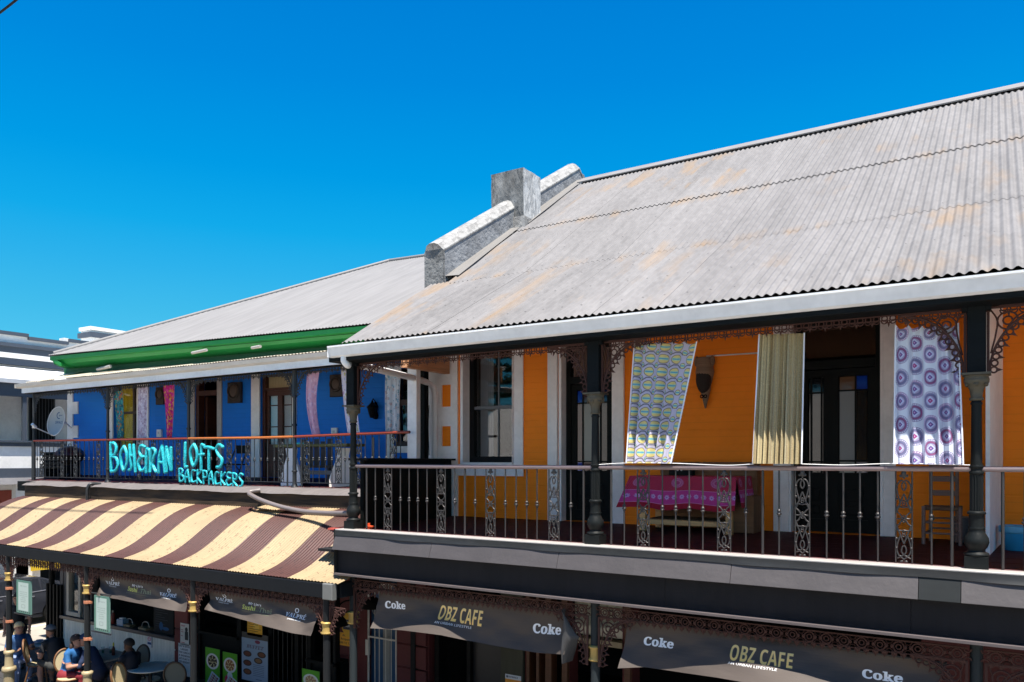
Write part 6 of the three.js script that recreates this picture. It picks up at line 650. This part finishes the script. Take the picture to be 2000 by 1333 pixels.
// ---- people
function person(label, pos, ry, pose, col, hair, o = {}) {
  const L = 0, bones = []; const B = (a, b, ra, rb, c) => bones.push([V(...a), V(...b), ra, rb, c]); const sit = pose === 'sit', ln = o.lean || 0, H = sit ? .52 : .95, lz = ln;
  const ch = [0, H + .42, lz], nk = [0, H + .56, lz * 1.25 + .01], hd = [0, H + .70, lz * 1.4 + .03];
  B([-.07, H, 0], [.07, H, 0], .13, .13, 1); B([0, H + .05, 0], [0, H + .26, lz * .6], .125, .13, 0); B([0, H + .24, lz * .55], ch, .14, .15, 0); B([-.15, H + .47, lz * 1.1], [.15, H + .47, lz * 1.1], .068, .068, 0); B([0, H + .5, lz * 1.15], nk, .055, .05, 2);
  B([0, H + .66, hd[2] + .015], [0, H + .745, hd[2] - .005], .075, .092, 2); B([0, H + .62, hd[2] + .05], [0, H + .64, hd[2] + .04], .05, .05, 2);
  const hands = [];
  for (const s of [-1, 1]) { const A = sit ? (o.arms || [[.25, H + .22, .1 + lz], [.15, H + .26, .36 + lz]]) : (o.arms || [[.26, H + .2, .0], [.25, H - .03, .06]]); const sh = [s * .185, H + .46, lz * 1.1], el = [s * A[0][0], A[0][1], A[0][2]], wr = [s * A[1][0], A[1][1], A[1][2]];
    const mid = [0, 1, 2].map(k => sh[k] * .35 + el[k] * .65); B(sh, mid, .056, .05, 0); B(mid, el, .05, .042, o.long ? 0 : 2); B(el, wr, .042, .028, o.long ? 0 : 2); hands.push([V(...el), V(...wr), s]);
    if (sit) { B([s * .085, H, .02], [s * .11, .53, .42], .095, .065, 1); B([s * .11, .53, .42], [s * .12, .3, .43], .062, .055, o.shorts ? 2 : 1); B([s * .12, .3, .43], [s * .12, .09, .4], .055, .04, o.shorts ? 2 : 1); B([s * .12, .05, .38], [s * .13, .04, .55], .045, .035, 3); }
    else { B([s * .085, H - .03, 0], [s * .1, .5, .01], .1, .066, 1); B([s * .1, .5, .01], [s * .1, .09, -.02], .062, .042, 1); B([s * .1, .05, -.02], [s * .12, .04, .14], .045, .036, 3); } }
  const cols = [col.top, col.legs, col.skin, [.03, .025, .02]].map(c => C(...c)); const S = sit ? .78 : .96, cy = sit ? .66 : .86, cz = .12, N = 76;
  const mc = new MarchingCubes(N, new THREE.MeshBasicMaterial(), false, false, 60000); mc.isolation = 0; const hf = N / 2; const d = V(), ab = V();
  const dist = (p) => { let r = 1e9, bi = 0, best = 1e9; for (const b of bones) { ab.subVectors(b[1], b[0]); d.subVectors(p, b[0]); const t = Math.min(1, Math.max(0, d.dot(ab) / Math.max(1e-6, ab.lengthSq()))); const q = d.addScaledVector(ab, -t).length() - (b[2] + (b[3] - b[2]) * t); if (q < best) { best = q; bi = b[4]; } const k = .035, h = Math.max(0, Math.min(1, .5 + .5 * (r - q) / k)); r = r > 1e8 ? q : r * (1 - h) + q * h - k * h * (1 - h); } return [r, bi]; };
  const p = V(); for (let k = 0; k < N; k++) for (let j = 0; j < N; j++) for (let i = 0; i < N; i++) { p.set((i - hf) / hf * S, (j - hf) / hf * S + cy, (k - hf) / hf * S + cz); mc.field[i + j * N + k * N * N] = -dist(p)[0]; }
  mc.update(); const n = mc.count, g = new THREE.BufferGeometry(), ps = new Float32Array(n * 3), cs = new Float32Array(n * 3); for (let i = 0; i < n; i++) { ps[i * 3] = mc.positionArray[i * 3] * S; ps[i * 3 + 1] = mc.positionArray[i * 3 + 1] * S + cy; ps[i * 3 + 2] = mc.positionArray[i * 3 + 2] * S + cz; p.set(ps[i * 3], ps[i * 3 + 1], ps[i * 3 + 2]); const c = cols[dist(p)[1]]; cs[i * 3] = c.r; cs[i * 3 + 1] = c.g; cs[i * 3 + 2] = c.b; }
  g.setAttribute('position', new THREE.BufferAttribute(ps, 3)); g.setAttribute('normal', new THREE.BufferAttribute(mc.normalArray.slice(0, n * 3), 3)); g.setAttribute('color', new THREE.BufferAttribute(cs, 3)); g.computeVertexNormals(); 
  { // smooth normals from the field
    const nn = g.attributes.normal; const e = .012; for (let i = 0; i < n; i++) { const x = ps[i * 3], y = ps[i * 3 + 1], z = ps[i * 3 + 2]; const f = (a, b, c) => dist(p.set(a, b, c))[0]; const v = V(f(x + e, y, z) - f(x - e, y, z), f(x, y + e, z) - f(x, y - e, z), f(x, y, z + e) - f(x, y, z - e)).normalize(); nn.setXYZ(i, v.x, v.y, v.z); } }
  const paint = (q, c) => { q = clean(q.clone()); const a = new Float32Array(q.attributes.position.count * 3); for (let i = 0; i < a.length; i += 3) { a[i] = c[0]; a[i + 1] = c[1]; a[i + 2] = c[2]; } q.setAttribute('color', new THREE.BufferAttribute(a, 3)); return q; };
  const ex = []; const fz = hd[2] + .085, hy = H + .70; for (const s of [-1, 1]) { ex.push(paint(T(new THREE.SphereGeometry(.012, 8, 6), s * .032, hy + .012, fz), [.02, .015, .012])); const e = new THREE.SphereGeometry(.024, 8, 6); e.scale(.4, 1.2, .8); ex.push(paint(T(e, s * .087, hy, hd[2]), col.skin)); } const ns = cone4(.016, .045); ns.rotateX(-.35); ex.push(paint(T(ns, 0, hy - .02, fz + .008), col.skin)); const mo = new THREE.SphereGeometry(.022, 8, 5); mo.scale(1, .3, .4); ex.push(paint(T(mo, 0, hy - .06, fz - .002), [.2, .06, .05]));
  for (const [e, w, s] of hands) { const dir = w.clone().sub(e).normalize(), q = new THREE.Quaternion().setFromUnitVectors(V(0, -1, 0), dir); const hg = []; const pm = new THREE.SphereGeometry(.04, 10, 8); pm.scale(.95, 1.15, .45); pm.translate(0, -.045, 0); hg.push(pm); for (let f = 0; f < 4; f++) { const len = [.062, .072, .068, .052][f], x = (f - 1.5) * .019; hg.push(bar(V(x, -.08, 0), V(x * 1.1, -.08 - len * .55, .012), .0095, 6, .009), bar(V(x * 1.1, -.08 - len * .55, .012), V(x * 1.1, -.08 - len * .95, .034), .0088, 6, .0075)); } hg.push(bar(V(-s * .032, -.03, .005), V(-s * .055, -.062, .02), .0115, 6, .01), bar(V(-s * .055, -.062, .02), V(-s * .052, -.09, .034), .01, 6, .008)); for (const h of hg) { h.applyQuaternion(q); h.translate(w.x, w.y, w.z); ex.push(paint(h, col.skin)); } }
  const t = thing('person', label, 'person', [pos.x, pos.y, pos.z]); t.rotation.y = ry; offs.set(t, V(0, 0, 0)); M('body', [g, ...ex], new THREE.MeshStandardMaterial({ vertexColors: true, roughness: .8 }), t);
  if (hair) { const hs = new THREE.SphereGeometry(.103, 20, 14, 0, 6.2832, 0, hair.len > .3 ? 1.75 : 1.5); hs.scale(.98, 1.08, 1.12); hs.rotateX(-.38); const hl = [T(hs, 0, hy + .025, hd[2] - .012)]; if (hair.len > .3) { const b = new THREE.SphereGeometry(.1, 16, 12); b.scale(.98, hair.len * 3.2, .55); hl.push(T(b, 0, hy - hair.len * .35, hd[2] - .075)); } M('hair', hl, mat(...hair.c, .7, hair.c[0] > .5 ? {} : { map: woodT }), t); }
  if (o.cap) { const k = new THREE.SphereGeometry(.11, 20, 10, 0, 6.2832, 0, 1.5); k.scale(.97, .98, 1.1); const v = new THREE.CylinderGeometry(.085, .085, .012, 20, 1, false, -Math.PI / 2, Math.PI); v.scale(1, 1, 1.3); M('cap', [T(k, 0, hy + .035, hd[2] - .01), T(v, 0, hy + .04, hd[2] + .08)], mat(...o.cap, .8), t); }
  if (o.glasses) M('sunglasses', [-1, 1].map(s => T(R(new THREE.BoxGeometry(.05, .034, .012), 0), s * .032, hy + .012, fz + .012)), mBlack, t);
  return t;
}
const seatY = GY; const headAt = (px, py, h, ln, ry) => { const q = onY(px, py, GY + h); q.x -= Math.sin(ry) * (ln * 1.4 + .03); q.z -= Math.cos(ry) * (ln * 1.4 + .03); q.y = GY - .02; return q; };
const skin = [.42, .22, .15], skinD = [.1, .05, .03];
person('seated blonde woman in blue top behind the left post, facing right', headAt(37, 1225, 1.22, .08, 1.4), 1.4, 'sit', { top: [.03, .09, .22], legs: [.2, .26, .42], skin }, { c: [.8, .58, .3], len: .42 }, { lean: .08 });
person('seated man in grey cap, black shirt and shorts leaning towards the small table', headAt(98, 1231, 1.22, .16, -1.5), -1.5, 'sit', { top: [.018, .02, .024], legs: [.05, .05, .045], skin }, { c: [.05, .03, .02], len: .1 }, { lean: .16, cap: [.13, .15, .18], shorts: true, arms: [[.25, .72, .2], [.12, .74, .5]] });
person('seated woman with long brown hair in bright blue shirt, back to the street', headAt(149, 1250, 1.22, .14, 2.0), 2.0, 'sit', { top: [.01, .1, .28], legs: [.2, .012, .02], skin }, { c: [.06, .03, .02], len: .36 }, { lean: .14 });
person('man in navy cap and navy shirt bending over the square table behind the second post', headAt(165, 1249, 1.22, .2, -.9), -.9, 'sit', { top: [.012, .025, .07], legs: [.03, .03, .05], skin }, null, { lean: .2, cap: [.015, .035, .09], long: true });
person('seated diner in dark clothes with cropped hair at right of the square table', headAt(251, 1258, 1.22, .02, -1.45), -1.45, 'sit', { top: [.012, .013, .022], legs: [.015, .015, .02], skin: skinD }, { c: [.012, .009, .008], len: .1 }, { lean: .02, long: true });
person('standing person in black, arms hanging, behind the seated blonde woman', (() => { const q = onY(34, 1208, 1.3); q.y = GY - .005; return q; })(), .9, 'stand', { top: [.01, .01, .012], legs: [.012, .012, .015], skin }, { c: [.03, .02, .015], len: .36 });
person('person in dark printed shirt and sunglasses standing behind the narrow shop window', (() => { const q = onY(145, 1140, 1.78); q.y = GY; q.z -= .25; return q; })(), .7, 'stand', { top: [.02, .022, .03], legs: [.015, .015, .02], skin: skinD }, { c: [.012, .01, .01], len: .1 }, { glasses: true });
// ---- parked cars in the side street
function car(label, x, z, ry, paint) { // nose to +z
  const t = thing('parked_car', label, 'car', [x, 0, z], 'cars parked in the side street'); offs.set(t, V(0, 0, 0)); const mP = new THREE.MeshPhysicalMaterial({ color: C(...paint), roughness: .35, metalness: .5, clearcoat: 1, clearcoatRoughness: .08 }); const mW = glass(.012, .014, .018);
  const half = .9, loft = (prof, wf, seg) => { const pr = prof; const g = grid(pr.length - 1, seg, (u, v) => { const [zz, yy] = pr[Math.round(u * (pr.length - 1))]; const s = v * 2 - 1; const w = wf(yy, zz); return [s * w, yy - (Math.abs(s) > .8 ? (Math.abs(s) - .8) * .12 : 0), zz]; }); return g; };
  const top = [[-2.25, .42], [-2.3, .6], [-2.28, .85], [-2.18, 1.0], [-1.9, 1.06], [-1.5, 1.24], [-1.0, 1.41], [-.3, 1.47], [.3, 1.43], [.75, 1.3], [1.15, 1.05], [1.35, .98], [1.9, .9], [2.2, .78], [2.3, .6], [2.28, .42]];
  const W = (y) => y < 1.0 ? half - .03 * Math.abs(y - .7) : half - .03 - (y - 1.0) * .52;
  const arch = []; for (const zc of [-1.35, 1.35]) for (let i = 0; i <= 10; i++) { const a = i / 10 * Math.PI; arch.push([zc - Math.cos(a) * .37, .34 + Math.sin(a) * .35]); }
  const sidePts = [...top, [2.28, .25], ...arch.slice(11).reverse().map(p => p), ...arch.slice(0, 11).reverse(), [-2.25, .25]];
  const sideG = s => { const sh = new THREE.Shape(sidePts.map(p => new THREE.Vector2(p[0], p[1]))); const g = new THREE.ShapeGeometry(sh); const p = g.attributes.position; for (let i = 0; i < p.count; i++) { const zz = p.getX(i), yy = p.getY(i); p.setXYZ(i, s * W(yy), yy, zz); } g.computeVertexNormals(); return g; };
  mP.side = THREE.DoubleSide; M('body', [loft(top, W, 10), sideG(1), sideG(-1), box(-.8, .8, .2, .3, -2.2, 2.2)], mP, t);
  const winS = (s, pts) => { const sh = new THREE.Shape(pts.map(p => new THREE.Vector2(...p))); const g = new THREE.ShapeGeometry(sh); const p = g.attributes.position; for (let i = 0; i < p.count; i++) { const zz = p.getX(i), yy = p.getY(i); p.setXYZ(i, s * (W(yy) + .008), yy, zz); } g.computeVertexNormals(); return g; };
  for (const s of [-1, 1]) { M('side_window', winS(s, [[-1.0, 1.02], [-1.62, 1.06], [-1.45, 1.2], [-1.02, 1.36]]), mW, t); M('side_window', winS(s, [[-.95, 1.02], [-.95, 1.37], [-.25, 1.41], [-.2, 1.0]]), mW, t); M('side_window', winS(s, [[-.12, 1.0], [-.17, 1.41], [.32, 1.37], [.72, 1.22], [1.02, .99]]), mW, t); M('door_handle', [-.75, .15].map(q => cbox(s * .9 - .02, s * .9 + .02, .86, .89, q, q + .2, .006)), mat(.6, .6, .62, .25, { metalness: .8 }), t); M('window_trim', tube([V(s * (W(1.0) + .012), .99, 1.05), V(s * (W(1) + .012), .99, -.2), V(s * (W(1.03) + .012), 1.03, -1.65)], .01, 10, 5), mat(.6, .6, .62, .3, { metalness: .8 }), t); }
  M('windscreen', grid(1, 1, (u, v) => { const y = 1.05 + v * .26, z = 1.16 - v * .42; return [(u * 2 - 1) * (W(y) - .06), y + .012, z + .012]; }), mW, t);
  for (const [sx, zz] of [[-1, 1.35], [1, 1.35], [-1, -1.35], [1, -1.35]]) { const w = M('wheel', T(R(new THREE.TorusGeometry(.26, .075, 10, 26), 0, Math.PI / 2), sx * .82, .335, zz), mBlack, t); const rim = [T(R(new THREE.CylinderGeometry(.2, .2, .1, 22, 1, true), 0, 0, Math.PI / 2), sx * .84, .335, zz)]; for (let i = 0; i < 5; i++) rim.push(bar(V(sx * .89, .335, zz), V(sx * .88, .335 + Math.sin(i * 1.2566) * .2, zz + Math.cos(i * 1.2566) * .2), .026, 6)); M('rim', rim, mat(.55, .55, .57, .3, { metalness: .8 }), w); }
  for (const s of [-.62, .62]) { const h = new THREE.SphereGeometry(.13, 12, 8); h.scale(1.2, .6, .4); M('headlight', T(h, s, .72, 2.2), mat(.7, .7, .72, .15), t); M('tail_light', T(h, s, .85, -2.2), mat(.35, .01, .01, .25), t); }
  t.rotation.y = ry; return t; }
car('dark grey car parked in the side street behind the left menu board', -25.6, -11.3, 0, [.035, .038, .05]);
// ================= across the street, seen only in the panes =================
{ const o = thing('opposite_house', 'white house with grey corrugated roof across the street, seen mirrored in the panes', 'house', [-6, 0, 5]); M('wall', box(-21, 14, 0, 4.4, 3, 3.3), mat(.7, .68, .62, .8, gr()), o); M('side_wall', [box(-21, -20.7, 0, 4.4, 3.3, 15), box(13.7, 14, 0, 4.4, 3.3, 15), box(-21, 14, 0, 4.4, 15, 15.3), R(extr([[-15, 4.3], [-3.3, 4.3], [-9, 7.5]], .3, 0), 0, Math.PI / 2).translate(-21, 0, 0)], mat(.7, .68, .62, .8), o); M('roof', run([[2.5, 4.3], [2.5, 4.42], [9, 7.7], [15.5, 4.42], [15.5, 4.3], [9, 7.55]], -21.3, 14.3), mat(.85, .78, .68, .6, { map: grimeT }), o); M('balcony_deck', box(-21, 14, 3.1, 3.25, -.9, 2.999), mat(.5, .48, .45, .8), o); M('door', cbox(-4, -3, .1, 2.3, 2.94, 2.999, .01), mBrownWood, o); M('shop_window', [0, 1, 2, 3, 4].map(i => box(-20 + i * 7, -15 + i * 7, .5, 2.9, 2.95, 2.999)), glass(.02, .02, .025), o); }
for (const [x, z, h, lb] of [[-26.6, 17, 14.5, 'tall layered pine behind the opposite house, mirrored in the sash window'], [-5, 18, 13, 'shorter layered pine behind the opposite house, mirrored in the stained glass doors']]) {
  const t = thing('pine_tree', lb, 'tree', [x, 0, z], 'pines across the street'); M('trunk', bar(V(x, 0, z), V(x, h, z), .32, 10, .05), mat(.09, .06, .04, .9, gr()), t); const br = [], lf = []; const base = new THREE.TetrahedronGeometry(.16); for (let y = 3; y < h - .3; y += .85) { const R0 = (1 - (y - 2) / h) * 3.8 + .3; for (let k = 0; k < 7; k++) { const a = k / 7 * 6.283 + y * 1.3 + rr(-.2, .2), r = R0 * rr(.75, 1.1); br.push(bar(V(x, y, z), V(x + Math.cos(a) * r, y + .12 * r, z + Math.sin(a) * r), .04, 4, .012)); for (let q = .25; q < 1; q += .055) for (let m = 0; m < 2; m++) { const g = base.clone(); g.scale(rr(.7, 1.5), rr(.35, .8), rr(.7, 1.5)); g.rotateY(rnd() * 6); lf.push(T(g, x + Math.cos(a) * r * q + rr(-.25, .25), y + .12 * r * q + rr(-.05, .25), z + Math.sin(a) * r * q + rr(-.25, .25))); } } }
  M('limb', br, mat(.09, .06, .04, .9), t); M('crown', lf, mat(.03, .06, .02, .9), t, { kind: 'stuff' }); }

scene.traverse(o => { if (o.isMesh) { o.castShadow = true; o.receiveShadow = true; } });
renderer.render(scene, camera);
